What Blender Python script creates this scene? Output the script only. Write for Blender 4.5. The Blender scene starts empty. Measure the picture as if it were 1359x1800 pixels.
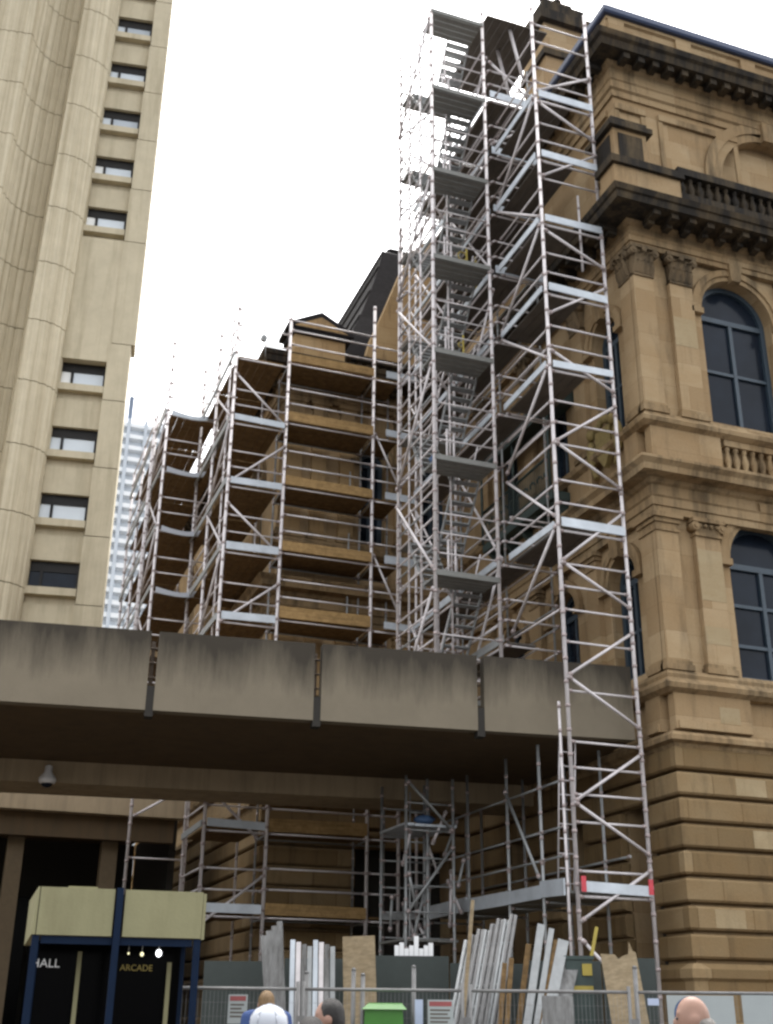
import bpy, math, random
from mathutils import Vector, Matrix
random.seed(7)
R = math.radians
sc = bpy.context.scene
C = sc.collection

# ------------------------------------------------------------------ helpers
class MB:
    """collects geometry in world coordinates, builds ONE mesh object"""
    def __init__(s): s.v = []; s.f = []; s.m = []; s.sm = []
    def add(s, vs, fs, mi=0, smooth=False):
        o = len(s.v); s.v += [Vector(p) for p in vs]
        for f in fs: s.f.append([i + o for i in f]); s.m.append(mi); s.sm.append(smooth)
        return s
    def box(s, a, b, mi=0):
        x0, x1 = sorted((a[0], b[0])); y0, y1 = sorted((a[1], b[1])); z0, z1 = sorted((a[2], b[2]))
        vs = [(x0,y0,z0),(x1,y0,z0),(x1,y1,z0),(x0,y1,z0),(x0,y0,z1),(x1,y0,z1),(x1,y1,z1),(x0,y1,z1)]
        return s.add(vs, BOXF, mi)
    def hexa(s, vs, mi=0): return s.add(vs, BOXF, mi)
    def fbox(s, F, u0, u1, w0, w1, z0, z1, mi=0):
        if u0 > u1: u0, u1 = u1, u0
        if w0 > w1: w0, w1 = w1, w0
        vs = [F(u0,w0,z0),F(u1,w0,z0),F(u1,w1,z0),F(u0,w1,z0),F(u0,w0,z1),F(u1,w0,z1),F(u1,w1,z1),F(u0,w1,z1)]
        return s.add(vs, BOXF, mi)
    def tube(s, p, q, r, n=8, mi=0, r2=None):
        p = Vector(p); q = Vector(q); d = q - p
        if d.length < 1e-6: return s
        d.normalize(); a = d.orthogonal().normalized(); b = d.cross(a); r2 = r if r2 is None else r2
        vs = []
        for k in range(n):
            t = 2*math.pi*k/n; o = a*math.cos(t) + b*math.sin(t)
            vs.append(p + o*r); vs.append(q + o*r2)
        fs = [[2*k, 2*((k+1) % n), 2*((k+1) % n)+1, 2*k+1] for k in range(n)]
        s.add(vs, fs, mi, True)
        s.add([], [], mi)
        o = len(s.v) - 2*n
        s.f.append([o+2*k for k in range(n)][::-1]); s.m.append(mi); s.sm.append(False)
        s.f.append([o+2*k+1 for k in range(n)]); s.m.append(mi); s.sm.append(False)
        return s
    def poly(s, pts, off, mi=0):
        """prism: planar polygon pts (3d) extruded by vector off"""
        n = len(pts); off = Vector(off); vs = [Vector(p) for p in pts] + [Vector(p) + off for p in pts]
        fs = [list(range(n))[::-1], [n+i for i in range(n)]] + [[i, (i+1) % n, n+(i+1) % n, n+i] for i in range(n)]
        return s.add(vs, fs, mi)
    def lathe(s, c, prof, n=12, mi=0, smooth=True):
        c = Vector(c); vs = []
        for r, z in prof:
            for k in range(n):
                t = 2*math.pi*k/n; vs.append(c + Vector((r*math.cos(t), r*math.sin(t), z)))
        fs = []
        for i in range(len(prof)-1):
            for k in range(n):
                fs.append([i*n+k, i*n+(k+1) % n, (i+1)*n+(k+1) % n, (i+1)*n+k])
        fs.append(list(range(n))[::-1]); fs.append([(len(prof)-1)*n+k for k in range(n)])
        return s.add(vs, fs, mi, smooth)
    def ell(s, c, rx, ry, rz, n=14, m=10, mi=0, rot=None):
        c = Vector(c); vs = []
        for i in range(m+1):
            a = math.pi*i/m
            for k in range(n):
                t = 2*math.pi*k/n
                p = Vector((rx*math.sin(a)*math.cos(t), ry*math.sin(a)*math.sin(t), rz*math.cos(a)))
                vs.append(c + (rot @ p if rot else p))
        fs = [[i*n+k, (i+1)*n+k, (i+1)*n+(k+1) % n, i*n+(k+1) % n] for i in range(m) for k in range(n)]
        return s.add(vs, fs, mi, True)
    def xf(s, M):
        s.v = [M @ p for p in s.v]; return s
    def build(s, name, mats, parent=None, label=None):
        if not isinstance(mats, (list, tuple)): mats = [mats]
        off = ROOTS.get(parent.name, Vector()) if parent else Vector()
        me = bpy.data.meshes.new(name)
        me.from_pydata([tuple(p - off) for p in s.v], [], s.f)
        for m in mats: me.materials.append(m)
        me.polygons.foreach_set('material_index', s.m)
        me.polygons.foreach_set('use_smooth', s.sm)
        me.update()
        o = bpy.data.objects.new(name, me); C.objects.link(o)
        if parent: o.parent = parent; ROOTS[o.name] = off
        if label: o['label'] = label
        return o
BOXF = [[3,2,1,0],[4,5,6,7],[0,1,5,4],[1,2,6,5],[2,3,7,6],[3,0,4,7]]
ROOTS = {}
def tag(o, label=None, cat=None, group=None, kind=None):
    if label: o['label'] = label
    if cat: o['category'] = cat
    if group: o['group'] = group
    if kind: o['kind'] = kind
    return o
def thing(name, loc, label, cat, group=None):
    o = bpy.data.objects.new(name, None); C.objects.link(o); o.location = loc
    ROOTS[o.name] = Vector(loc)
    return tag(o, label, cat, group)
def single(name, mb, mats, label, cat, group=None):
    """a thing that is one mesh, origin at its lowest point"""
    z = min(p.z for p in mb.v); xs = [p.x for p in mb.v]; ys = [p.y for p in mb.v]
    loc = Vector(((min(xs)+max(xs))/2, (min(ys)+max(ys))/2, z))
    o = mb.xf(Matrix.Translation(-loc)).build(name, mats); o.location = loc
    return tag(o, label, cat, group)
def frame(ox, oy, deg):
    """facade frame: u along, w outwards (towards the viewer side), z up"""
    c, s_ = math.cos(R(deg)), math.sin(R(deg))
    return lambda u, w, z: Vector((ox + c*u + s_*w, oy + s_*u - c*w, z))

# ------------------------------------------------------------------ materials
def newmat(name):
    m = bpy.data.materials.new(name); m.use_nodes = True
    nt = m.node_tree; return m, nt, nt.nodes['Principled BSDF']
def N(nt, t, **k):
    n = nt.nodes.new(t)
    for a, b in k.items():
        if a in n.inputs.keys() if isinstance(a, str) else False: n.inputs[a].default_value = b
        else: setattr(n, a, b)
    return n
def mixc(nt, fac, a, b, mode='MIX'):
    n = nt.nodes.new('ShaderNodeMix'); n.data_type = 'RGBA'; n.blend_type = mode
    for sock, val in ((n.inputs[0], fac), (n.inputs[6], a), (n.inputs[7], b)):
        if hasattr(val, 'is_linked'): nt.links.new(val, sock)
        elif isinstance(val, (int, float)): sock.default_value = val
        else: sock.default_value = (*val, 1)
    return n.outputs[2]
def noise(nt, vec, scale, detail=4, rough=.6):
    n = nt.nodes.new('ShaderNodeTexNoise'); n.inputs['Scale'].default_value = scale
    n.inputs['Detail'].default_value = detail; n.inputs['Roughness'].default_value = rough
    nt.links.new(vec, n.inputs['Vector']); return n.outputs['Fac']
def ramp(nt, fac, a, b, ca=(0,0,0), cb=(1,1,1)):
    n = nt.nodes.new('ShaderNodeValToRGB'); e = n.color_ramp.elements
    e[0].position = a; e[1].position = b; e[0].color = (*ca, 1); e[1].color = (*cb, 1)
    nt.links.new(fac, n.inputs[0]); return n.outputs[0]
def wpos(nt, scale=(1,1,1)):
    g = nt.nodes.new('ShaderNodeNewGeometry'); mp = nt.nodes.new('ShaderNodeMapping')
    mp.inputs['Scale'].default_value = scale
    nt.links.new(g.outputs['Position'], mp.inputs['Vector']); return mp.outputs[0]
def planar(nt, dz=0.):
    """(x+y, z, 0): one running coordinate along axis aligned walls"""
    g = nt.nodes.new('ShaderNodeNewGeometry'); sx = nt.nodes.new('ShaderNodeSeparateXYZ'); nt.links.new(g.outputs['Position'], sx.inputs[0])
    ad = nt.nodes.new('ShaderNodeMath'); nt.links.new(sx.outputs[0], ad.inputs[0]); nt.links.new(sx.outputs[1], ad.inputs[1])
    cb = nt.nodes.new('ShaderNodeCombineXYZ'); nt.links.new(ad.outputs[0], cb.inputs[0]); sb = nt.nodes.new('ShaderNodeMath'); nt.links.new(sx.outputs[2], sb.inputs[0]); sb.inputs[1].default_value = -dz; nt.links.new(sb.outputs[0], cb.inputs[1])
    return cb.outputs[0]
def bump(nt, bs, h, strength=.3, dist=.02):
    b = nt.nodes.new('ShaderNodeBump'); b.inputs['Strength'].default_value = strength; b.inputs['Distance'].default_value = dist
    nt.links.new(h, b.inputs['Height']); nt.links.new(b.outputs[0], bs.inputs['Normal'])

def plain(name, col, rough=.6, metal=0., var=.25, scale=6., spec=.5):
    m, nt, bs = newmat(name)
    n = noise(nt, wpos(nt), scale, 5)
    c = mixc(nt, n, [x*(1-var) for x in col], [min(1, x*(1+var)) for x in col])
    nt.links.new(c, bs.inputs['Base Color'])
    bs.inputs['Roughness'].default_value = rough; bs.inputs['Metallic'].default_value = metal
    bs.inputs['Specular IOR Level'].default_value = spec
    return m
def stone(name, c1, c2, soot=.45, bw=.95, bh=.46, mortar=.012, sootcol=(.035,.028,.02), thr=(.52,.74), dz=0.):
    m, nt, bs = newmat(name)
    pl = planar(nt, dz)
    br = nt.nodes.new('ShaderNodeTexBrick'); nt.links.new(pl, br.inputs['Vector'])
    br.inputs['Color1'].default_value = (*c1, 1); br.inputs['Color2'].default_value = (*c2, 1)
    br.inputs['Mortar'].default_value = (c1[0]*.6, c1[1]*.56, c1[2]*.52, 1)
    br.inputs['Scale'].default_value = 1; br.inputs['Brick Width'].default_value = bw; br.inputs['Row Height'].default_value = bh
    br.inputs['Mortar Size'].default_value = mortar*.5; br.inputs['Mortar Smooth'].default_value = .3; br.inputs['Bias'].default_value = -.25
    n1 = noise(nt, wpos(nt, (1,1,2.2)), 1.1, 6, .65)
    n2 = noise(nt, wpos(nt, (2.2,2.2,.35)), 1.0, 6, .7)
    n3 = noise(nt, wpos(nt), 22, 4)
    c = mixc(nt, ramp(nt, n1, .35, .7), br.outputs[0], mixc(nt, .38, br.outputs[0], (c2[0]*.62, c2[1]*.5, c2[2]*.36)))
    c = mixc(nt, ramp(nt, n3, .3, .8), c, mixc(nt, .25, c, (c1[0]*.5, c1[1]*.5, c1[2]*.5)))
    st = nt.nodes.new('ShaderNodeMath'); st.operation = 'MULTIPLY'; nt.links.new(ramp(nt, n2, *thr), st.inputs[0]); st.inputs[1].default_value = soot
    c = mixc(nt, st.outputs[0], c, sootcol)
    nt.links.new(c, bs.inputs['Base Color']); bs.inputs['Roughness'].default_value = .9; bs.inputs['Specular IOR Level'].default_value = .15
    bump(nt, bs, n3, .35, .02)
    return m
def concrete(name, col, streak=.5, scol=(.05,.045,.035), sscale=(3,3,.22), top=None, thr=(.45,.75)):
    m, nt, bs = newmat(name)
    n1 = noise(nt, wpos(nt), 1.3, 6, .65); n2 = noise(nt, wpos(nt, sscale), 1.0, 6, .7); n3 = noise(nt, wpos(nt), 30, 3)
    c = mixc(nt, n1, [x*.78 for x in col], [x*1.15 for x in col])
    f = ramp(nt, n2, *thr)
    if top:   # soot runs thickest at the top edge of each panel (weathering)
        g = nt.nodes.new('ShaderNodeNewGeometry'); sx = nt.nodes.new('ShaderNodeSeparateXYZ'); nt.links.new(g.outputs['Position'], sx.inputs[0])
        ad = nt.nodes.new('ShaderNodeMath'); ad.operation = 'MULTIPLY_ADD'; nt.links.new(n2, ad.inputs[0]); ad.inputs[1].default_value = top[2]; nt.links.new(sx.outputs[2], ad.inputs[2])
        mr = nt.nodes.new('ShaderNodeMapRange'); nt.links.new(ad.outputs[0], mr.inputs[0]); mr.inputs[1].default_value = top[0]; mr.inputs[2].default_value = top[1]
        f2 = mr.outputs[0]
    else: f2 = f
    mu = nt.nodes.new('ShaderNodeMath'); mu.operation = 'MULTIPLY'; nt.links.new(f2, mu.inputs[0]); mu.inputs[1].default_value = streak
    c = mixc(nt, mu.outputs[0], c, scol)
    nt.links.new(c, bs.inputs['Base Color']); bs.inputs['Roughness'].default_value = .88; bs.inputs['Specular IOR Level'].default_value = .2
    bump(nt, bs, n3, .3, .01); return m
def wood(name, c1, c2):
    m, nt, bs = newmat(name)
    n = noise(nt, wpos(nt, (3,3,3)), 2.0, 6, .7); n2 = noise(nt, wpos(nt, (.6,9,9)), 2.5, 4)
    c = mixc(nt, ramp(nt, n, .3, .72), c1, c2); c = mixc(nt, ramp(nt, n2, .35, .7), c, mixc(nt, .4, c, (.05,.035,.02)))
    nt.links.new(c, bs.inputs['Base Color']); bs.inputs['Roughness'].default_value = .85; bs.inputs['Specular IOR Level'].default_value = .2; return m
def glass(name, col, rough=.08, spec=.6):
    m = plain(name, col, rough, 0, .2, .8, spec); return m
def emit(name, col, s):
    m, nt, bs = newmat(name); bs.inputs['Emission Color'].default_value = (*col, 1); bs.inputs['Emission Strength'].default_value = s
    bs.inputs['Base Color'].default_value = (*col, 1); return m

SAND = stone('sandstone', (.33,.232,.13), (.47,.355,.215), .42, 1.25, .62, .008)
SANDLOW = stone('rusticated_sandstone', (.20,.138,.07), (.36,.265,.15), .55, 1.3, .52, .022, dz=.04)
TRIM = stone('moulded_sandstone', (.30,.212,.118), (.41,.305,.18), .7, 1.4, 3.0, .006, thr=(.46,.66))
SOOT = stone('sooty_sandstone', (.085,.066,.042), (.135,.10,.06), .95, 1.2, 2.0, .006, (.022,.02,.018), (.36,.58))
WINGS = stone('brown_sandstone', (.36,.245,.125), (.46,.33,.18), .55, 1.2, .62)
CAPS = stone('soot_and_shadow_capital_stone', (.19,.14,.085), (.26,.195,.12), .85, 1.2, 2.0, .006, (.03,.026,.02), (.42,.62))  # soot plus the dark shadows of the carving, put into the colour
BLUEF = plain('blue_grey_frame_paint', (.035,.055,.075), .5)
DGLASS = plain('dark_window_glass', (.012,.017,.026), .15, 0, .85, .7, .13)
CONC = concrete('ribbed_precast_concrete', (.60,.53,.385), .62, (.25,.195,.11), (3.4,3.4,.05), thr=(.4,.68))
CONCP = concrete('smooth_precast_concrete', (.54,.475,.34), .45, (.2,.16,.09), (1.6,1.6,.12), thr=(.48,.75))
JOINT = plain('dark_joint', (.07,.06,.045), .9)
PANE = plain('pale_painted_sky_glass', (.62,.68,.73), .12, 0, .3, .45, .6)  # pale base colour stands in for sky reflection and blinds
PANE2 = plain('white_blind_behind_glass', (.85,.86,.84), .2, 0, .1, .45, .6); PANE3 = plain('grey_blind_behind_glass', (.42,.47,.52), .2, 0, .3, .45, .6)
WFRAME = plain('dark_frame_and_head_shade', (.018,.017,.016), .5, 0, .2, 6, .2)
PARA = concrete('stained_parapet_concrete', (.205,.175,.128), .85, (.028,.024,.02), (1.5,1.5,.22), top=(8.55,9.5,2.0))
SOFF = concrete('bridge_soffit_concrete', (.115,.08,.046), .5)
BEAMC = concrete('bridge_beam_concrete', (.37,.29,.19), .45)
STEEL = plain('galvanised_tube', (.62,.58,.58), .45, .22, .3, 4)
COLLAR = plain('tube_coupler', (.36,.30,.29), .5, .2, .5, 9)
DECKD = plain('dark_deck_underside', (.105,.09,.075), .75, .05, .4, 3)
TUBEG = plain('dull_grey_tube', (.17,.168,.165), .55, .2, .45, 6)
STEELD = plain('weathered_grey_steel', (.30,.31,.31), .5, .4, .25, 9)
ALU = plain('aluminium_toe_board', (.50,.54,.58), .5, .3, .38, 2.2)
DECK = plain('grey_steel_deck', (.20,.20,.185), .6, .2)
PLANK = wood('scaffold_plank_timber', (.10,.06,.025), (.24,.15,.066))
TOEW = wood('timber_toe_board', (.27,.17,.07), (.48,.31,.135))
PLY = wood('pale_plywood', (.50,.40,.25), (.60,.49,.33))
RED = plain('red_tag_plastic', (.55,.05,.07), .5)
REDD = plain('faded_red_print', (.28,.07,.07), .6)
YEL = plain('yellow_paint', (.36,.28,.05), .6)
BLUEP = plain('navy_blue_post_paint', (.004,.012,.032), .6, 0, .3, 6, .12)
CREAM = concrete('cream_fascia_paint', (.265,.25,.145), .4, (.13,.11,.06), (3,3,.5), thr=(.5,.8))  # cream darkened so the colour carries the shade at street level
DARKGL = glass('dark_booth_glass', (.002,.002,.0022), .15, .04)
DARK = plain('dark_interior', (.025,.022,.018), .9)
BROWNC = plain('brown_column_paint', (.12,.085,.045), .7)
HOARD = plain('dark_green_hoarding', (.032,.042,.038), .6)
GREEN = plain('bright_green_plastic', (.035,.16,.012), .5)
ROOFB = plain('blue_grey_roof_sheet', (.03,.048,.105), .4)
SLATE = plain('dark_slate', (.022,.02,.02), .9, 0, .5, 8, .15)
IRONG = plain('dark_green_ironwork', (.035,.055,.05), .6)
ALUD = concrete('street_shade_aluminium_plank', (.25,.25,.245), .75, (.06,.055,.05), (9,9,1.2), thr=(.42,.7))  # streaked metal, base tone lowered to paint in street-level shade
PLYD = wood('street_shade_plywood', (.23,.175,.105), (.32,.255,.165))  # darker plywood tone, shade of the street put into the colour
WHITE = plain('white_plastic', (.80,.80,.80), .4, 0, .05)
WHT = plain('white_sign_board', (.33,.36,.36), .5, 0, .08)
GOLD = plain('gold_lettering', (.34,.26,.06), .5)
ORNA = plain('weathered_gold_carving', (.22,.165,.06), .8, 0, .6, 9)
LAMP = emit('lit_lamp', (.95,.97,1), 1.2)
LAMPW = emit('warm_lit_lamp', (.95,.9,.55), .35)
BLUE = plain('blue_plastic_sheet', (.05,.10,.20), .6)
ASPH = plain('asphalt', (.05,.05,.052), .9, 0, .3, 12)
PAVE = stone('pavement_slabs', (.115,.096,.075), (.15,.126,.098), .3, .6, .6)
LOUV = plain('white_louvre_metal', (.80,.83,.86), .4, 0, .05)
LGLASS = glass('blue_tower_glass', (.50,.55,.61), .2, .5)
SKIN = plain('skin', (.30,.17,.12), .5, 0, .1)
def hairm(name, col):
    m, nt, bs = newmat(name); n = noise(nt, wpos(nt, (60,60,14)), 3., 5, .7)
    nt.links.new(mixc(nt, ramp(nt, n, .3, .7), [x*.35 for x in col], [x*1.5 for x in col]), bs.inputs['Base Color']); bs.inputs['Roughness'].default_value = .55
    bump(nt, bs, n, .9, .012); return m
HAIRD = hairm('dark_hair', (.014,.011,.009)); HAIRB = hairm('fair_brown_hair', (.20,.12,.05))
CLOTHW = plain('white_cloth', (.42,.44,.48), .85, 0, .06); CLOTHB = plain('blue_cloth', (.03,.06,.17), .85); CLOTHD = plain('dark_cloth', (.02,.02,.024), .9)
CLOTHL = plain('pale_blue_cloth', (.42,.48,.62), .85, 0, .1)
EYE = plain('eye', (.05,.04,.04), .2)

# ------------------------------------------------------------------ the setting
g = MB(); g.box((-300,-200,-.5), (300,400,0)); o = g.build('road', ASPH); tag(o, kind='structure')
g = MB(); g.box((-60,12.2,.004), (60,60,.12)); o = g.build('pavement', PAVE); tag(o, kind='structure')
g = MB(); g.box((-60,12.0,.002), (60,12.196,.125)); o = g.build('kerb', concrete('kerb_concrete', (.35,.34,.32))); tag(o, kind='structure')
GZ = .12

# ------------------------------------------------------------------ sandstone building
WX, WY = 14.0, 20.65          # wall corner; pilaster faces stand .15 proud
WGX, WGY = 8.05, 31.15        # far wing corner
FR = frame(WX, WY, 0); 
SD = lambda u, w, z: Vector((WX - w, WY + u, z))
WG = frame(WGX, WGY, 0)
WL = lambda u, w, z: Vector((WGX - w, WGY + u, z))
bld = thing('sandstone_building', (WX, WY, 0), 'ornate honey sandstone building with pilasters, arched windows and sooty cornices behind the scaffolds', 'building')
FX, WLY = 30., 54.
FULL = [(FX, WY), (WX, WY), (WX, WGY), (WGX, WGY), (WGX, WLY)]
def offs(path, p):
    out = []
    for i, (x, y) in enumerate(path):
        dx = dy = 0
        segs = []
        if i > 0: segs.append((path[i-1], path[i]))
        if i < len(path)-1: segs.append((path[i], path[i+1]))
        for a, b in segs:
            if abs(a[1]-b[1]) < 1e-6: dy = -p      # runs along x: outwards is -y
            else: dx = -p
        out.append((x+dx, y+dy))
    return out
def sweep(mb, path, prof, mi=0):
    n = len(prof); rings = []
    cols = [offs(path, p) for p, z in prof]
    vs = []
    for i in range(len(path)):
        for j, (p, z) in enumerate(prof): vs.append((cols[j][i][0], cols[j][i][1], z))
    fs = []
    for i in range(len(path)-1):
        for j in range(n):
            k = (j+1) % n; fs.append([i*n+j, (i+1)*n+j, (i+1)*n+k, i*n+k])
    fs.append(list(range(n))); fs.append([(len(path)-1)*n+j for j in range(n)][::-1])
    mb.add(vs, fs, mi); return mb

def arch_bay(mb, F, u0, u1, z0, z1, uc, r, zs, zp, depth=.45, n=18, w=0.):
    """wall rectangle with an arched opening and its reveal"""
    q = lambda a, b, c, d: mb.add([a, b, c, d], [[0,1,2,3]])
    q(F(u0,w,z0),F(uc-r,w,z0),F(uc-r,w,z1),F(u0,w,z1)); q(F(uc+r,w,z0),F(u1,w,z0),F(u1,w,z1),F(uc+r,w,z1))
    q(F(uc-r,w,z0),F(uc+r,w,z0),F(uc+r,w,zs),F(uc-r,w,zs))
    arc = [(uc - r*math.cos(math.pi*k/n), zp + r*math.sin(math.pi*k/n)) for k in range(n+1)]
    for a, b in zip(arc, arc[1:]):
        q(F(a[0],w,a[1]),F(b[0],w,b[1]),F(b[0],w,z1),F(a[0],w,z1))
        q(F(a[0],w,a[1]),F(a[0],w-depth,a[1]),F(b[0],w-depth,b[1]),F(b[0],w,b[1]))
    q(F(uc-r,w,zs),F(uc-r,w-depth,zs),F(uc-r,w-depth,zp),F(uc-r,w,zp)); q(F(uc+r,w,zs),F(uc+r,w,zp),F(uc+r,w-depth,zp),F(uc+r,w-depth,zs))
    q(F(uc-r,w,zs),F(uc+r,w,zs),F(uc+r,w-depth,zs),F(uc-r,w-depth,zs))
def arch_ring(mb, F, uc, zp, r0, r1, w0, w1, n=18, mi=0):
    for k in range(n):
        a, b = math.pi*k/n, math.pi*(k+1)/n
        pt = lambda r, t, w: F(uc - r*math.cos(t), w, zp + r*math.sin(t))
        mb.hexa([pt(r0,a,w0),pt(r0,b,w0),pt(r0,b,w1),pt(r0,a,w1),pt(r1,a,w0),pt(r1,b,w0),pt(r1,b,w1),pt(r1,a,w1)], mi)
def arched_window(F, uc, r, zs, zp, w=-.32, bars=(), mull=True, arched=True):
    f = MB()
    if arched: arch_ring(f, F, uc, zp, r-.13, r+.02, w-.08, w+.06)
    f.fbox(F, uc-r, uc-r+.13, w-.08, w+.06, zs, zp); f.fbox(F, uc+r-.13, uc+r, w-.08, w+.06, zs, zp)
    f.fbox(F, uc-r+.13, uc+r-.13, w-.08, w+.055, zs, zs+.16); f.fbox(F, uc-r+.13, uc+r-.13, w-.07, w+.05, zp-.07, zp+.07)
    for b in bars: f.fbox(F, uc-r+.13, uc+r-.13, w-.06, w+.035, b-.04, b+.04)
    if mull: f.fbox(F, uc-.05, uc+.05, w-.07, w+.045, zs+.16, zp-.07)
    o = f.build('window', BLUEF, bld)
    p = MB(); n = 16
    pts = [F(uc-r+.02, w-.03, zs), F(uc+r-.02, w-.03, zs)] + [F(uc + (r-.02)*math.cos(math.pi*k/n), w-.03, zp + (r-.02)*math.sin(math.pi*k/n)) for k in range(n+1)]
    p.poly(pts, F(0,-.02,0) - F(0,0,0)); p.build('pane', DGLASS, o)
    # the room behind stays dark
    return o
def archivolt(F, uc, r, zp, dw=.07):
    a = MB(); arch_ring(a, F, uc, zp, r+.003, r+.13, -.02, dw); arch_ring(a, F, uc, zp, r+.13, r+.3, -.02, dw+.05)
    for s in (-1, 1): a.fbox(F, uc+s*(r+.003), uc+s*(r+.34), -.02, dw+.08, zp-.16, zp-.005)
    a.build('arch_moulding', TRIM, bld)
    k = MB(); k.hexa([F(uc-.13,-.02,zp+r-.06),F(uc+.13,-.02,zp+r-.06),F(uc+.13,.2,zp+r-.06),F(uc-.13,.2,zp+r-.06),F(uc-.2,-.02,zp+r+.42),F(uc+.2,-.02,zp+r+.42),F(uc+.2,.24,zp+r+.42),F(uc-.2,.24,zp+r+.42)])
    k.build('keystone', TRIM, bld)

def leaf(mb, F, u, w, z, wd, h, out):
    """acanthus leaf: a tapering curl"""
    prof = [(0,0,1),(.04,.35,1.05),(.08,.7,.9),(out,.95,.65),(out*1.35,.86,.35)]
    vs = []
    for o_, t, s in prof: vs += [F(u-wd*s/2, w+o_, z+h*t), F(u, w+o_+.035, z+h*t+.01), F(u+wd*s/2, w+o_, z+h*t)]
    fs = []
    for i in range(len(prof)-1):
        a = 3*i; fs += [[a,a+1,a+4,a+3],[a+1,a+2,a+5,a+4]]
    mb.add(vs, fs)
def corinthian(F, u0, u1, z0, z1, w, par):
    c = MB(); h = z1-z0; m = (u0+u1)/2; wd = u1-u0
    c.hexa([F(u0+.03,-.02,z0),F(u1-.03,-.02,z0),F(u1-.03,w,z0),F(u0+.03,w,z0),F(u0-.02,-.02,z1-.1),F(u1+.02,-.02,z1-.1),F(u1+.02,w+.08,z1-.1),F(u0-.02,w+.08,z1-.1)])
    c.fbox(F, u0-.1, u1+.1, -.02, w+.16, z1-.1, z1-.002); c.fbox(F, u0, u1, -.02, w+.04, z0-.06, z0)
    for k in range(4): leaf(c, F, u0+.08+(wd-.16)*k/3, w+.01, z0+.02, .19, h*.42, .09)
    for k in range(3): leaf(c, F, u0+.12+(wd-.24)*k/2, w+.03, z0+h*.25, .22, h*.45, .13)
    for s in (u0-.02, u1+.02): c.tube(F(s, w-.06, z1-.2), F(s, w+.16, z1-.2), .1, 10); c.tube(F(s, w+.1, z1-.2), F(s, w+.19, z1-.2), .05, 8)
    c.tube(F(m, w, z1-.13), F(m, w+.17, z1-.13), .07, 8)
    return c.build('capital', CAPS, par)
def ionic(F, u0, u1, z0, z1, w, par):
    c = MB()
    c.fbox(F, u0-.03, u1+.03, -.02, w+.05, z0, z0+.07); c.fbox(F, u0, u1, -.02, w+.03, z0+.07, z1-.1)
    c.fbox(F, u0-.1, u1+.1, -.02, w+.12, z1-.1, z1-.002)
    for s in (u0-.02, u1+.02):
        c.tube(F(s, -.02, z1-.2), F(s, w+.1, z1-.2), .105, 12); c.tube(F(s, w+.1, z1-.2), F(s, w+.13, z1-.2), .055, 10)
    for k in range(4): c.ell(F(u0+.1+(u1-u0-.2)*k/3, w+.06, z1-.18), .05, .05, .05, 8, 6)
    return c.build('capital', TRIM, par)
def doric(F, u0, u1, z0, z1, w, par):
    c = MB(); c.fbox(F, u0-.03, u1+.03, -.02, w+.04, z0, z0+.06); c.fbox(F, u0-.005, u1+.005, -.02, w+.015, z0+.06, z1-.22)
    c.fbox(F, u0-.05, u1+.05, -.02, w+.06, z1-.22, z1-.12); c.fbox(F, u0-.1, u1+.1, -.02, w+.12, z1-.12, z1-.002)
    return c.build('capital', TRIM, par)
def pilaster(F, u0, u1, z0, z1, cap, hc, w=.15, mat=None):
    p = MB(); p.fbox(F, u0, u1, -.02, w, z0+.22, z1-hc)
    o = p.build('pilaster', mat or SAND, bld)
    b = MB(); b.fbox(F, u0-.07, u1+.07, -.02, w+.07, z0+.002, z0+.13); b.fbox(F, u0-.035, u1+.035, -.02, w+.035, z0+.13, z0+.22)
    b.build('pilaster_base', TRIM, o)
    cap(F, u0, u1, z1-hc, z1, w, o)
    return o

NEWST = stone('pale_replacement_stone', (.37,.29,.175), (.41,.325,.20), .3, 3, 3, .0)
# levels
Z_PL, Z_LED, Z_BM1, Z_P1, Z_E1, Z_E1T, Z_BM2, Z_P2, Z_E2, Z_C = 2.64, 6.80, 7.92, 8.42, 12.03, 13.3, 14.2, 14.6, 19.2, 20.42
wall = MB()
def rect(mb, F, u0, u1, z0, z1, w=0): mb.add([F(u0,w,z0),F(u1,w,z0),F(u1,w,z1),F(u0,w,z1)], [[0,1,2,3]])
def storey(F, U, wins, z0, z1, r, zs, zp):
    """wall of one storey, split half way between its windows"""
    cuts = [U[0]] + [(a+b)/2 for a, b in zip(wins, wins[1:])] + [U[1]]
    for i, uc in enumerate(wins): arch_bay(wall, F, cuts[i], cuts[i+1], z0, z1, uc, r, zs, zp)
FW = [2.87, 7.5, 12.1]; SW = [1.55, 4.35, 7.3]; WW = [2.85, 4.9]; 
LW = [3., 6.5, 10., 13.5, 17.]
for F, U, wins, r in ((FR, (0, 16), FW, 1.05), (SD, (0, WGY-WY), SW, .6), (WG, (0, WX-WGX), WW, .42), (WL, (0, WLY-WGY), LW, .6)):
    up = 17.87 if r > 1 else 17.5; lo = 11.2 if r > 1 else 11.0
    storey(F, U, wins, Z_LED, Z_E1+.3, r, Z_P1 if r > 1 else Z_P1+.2, lo)
    storey(F, U, wins, Z_E1+.3, Z_C, r, 14.75, up)
    for uc in wins:
        if F is FR:
            arched_window(F, uc, r, Z_P1, lo, bars=(9.3, 10.25)); arched_window(F, uc, r, 14.75, up, bars=(16.35,))
        else:
            arched_window(F, uc, r, Z_P1+.2, lo, bars=(9.8,)); arched_window(F, uc, r, 14.75, up, bars=(16.2,))
        archivolt(F, uc, r, lo); archivolt(F, uc, r, up)
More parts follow.
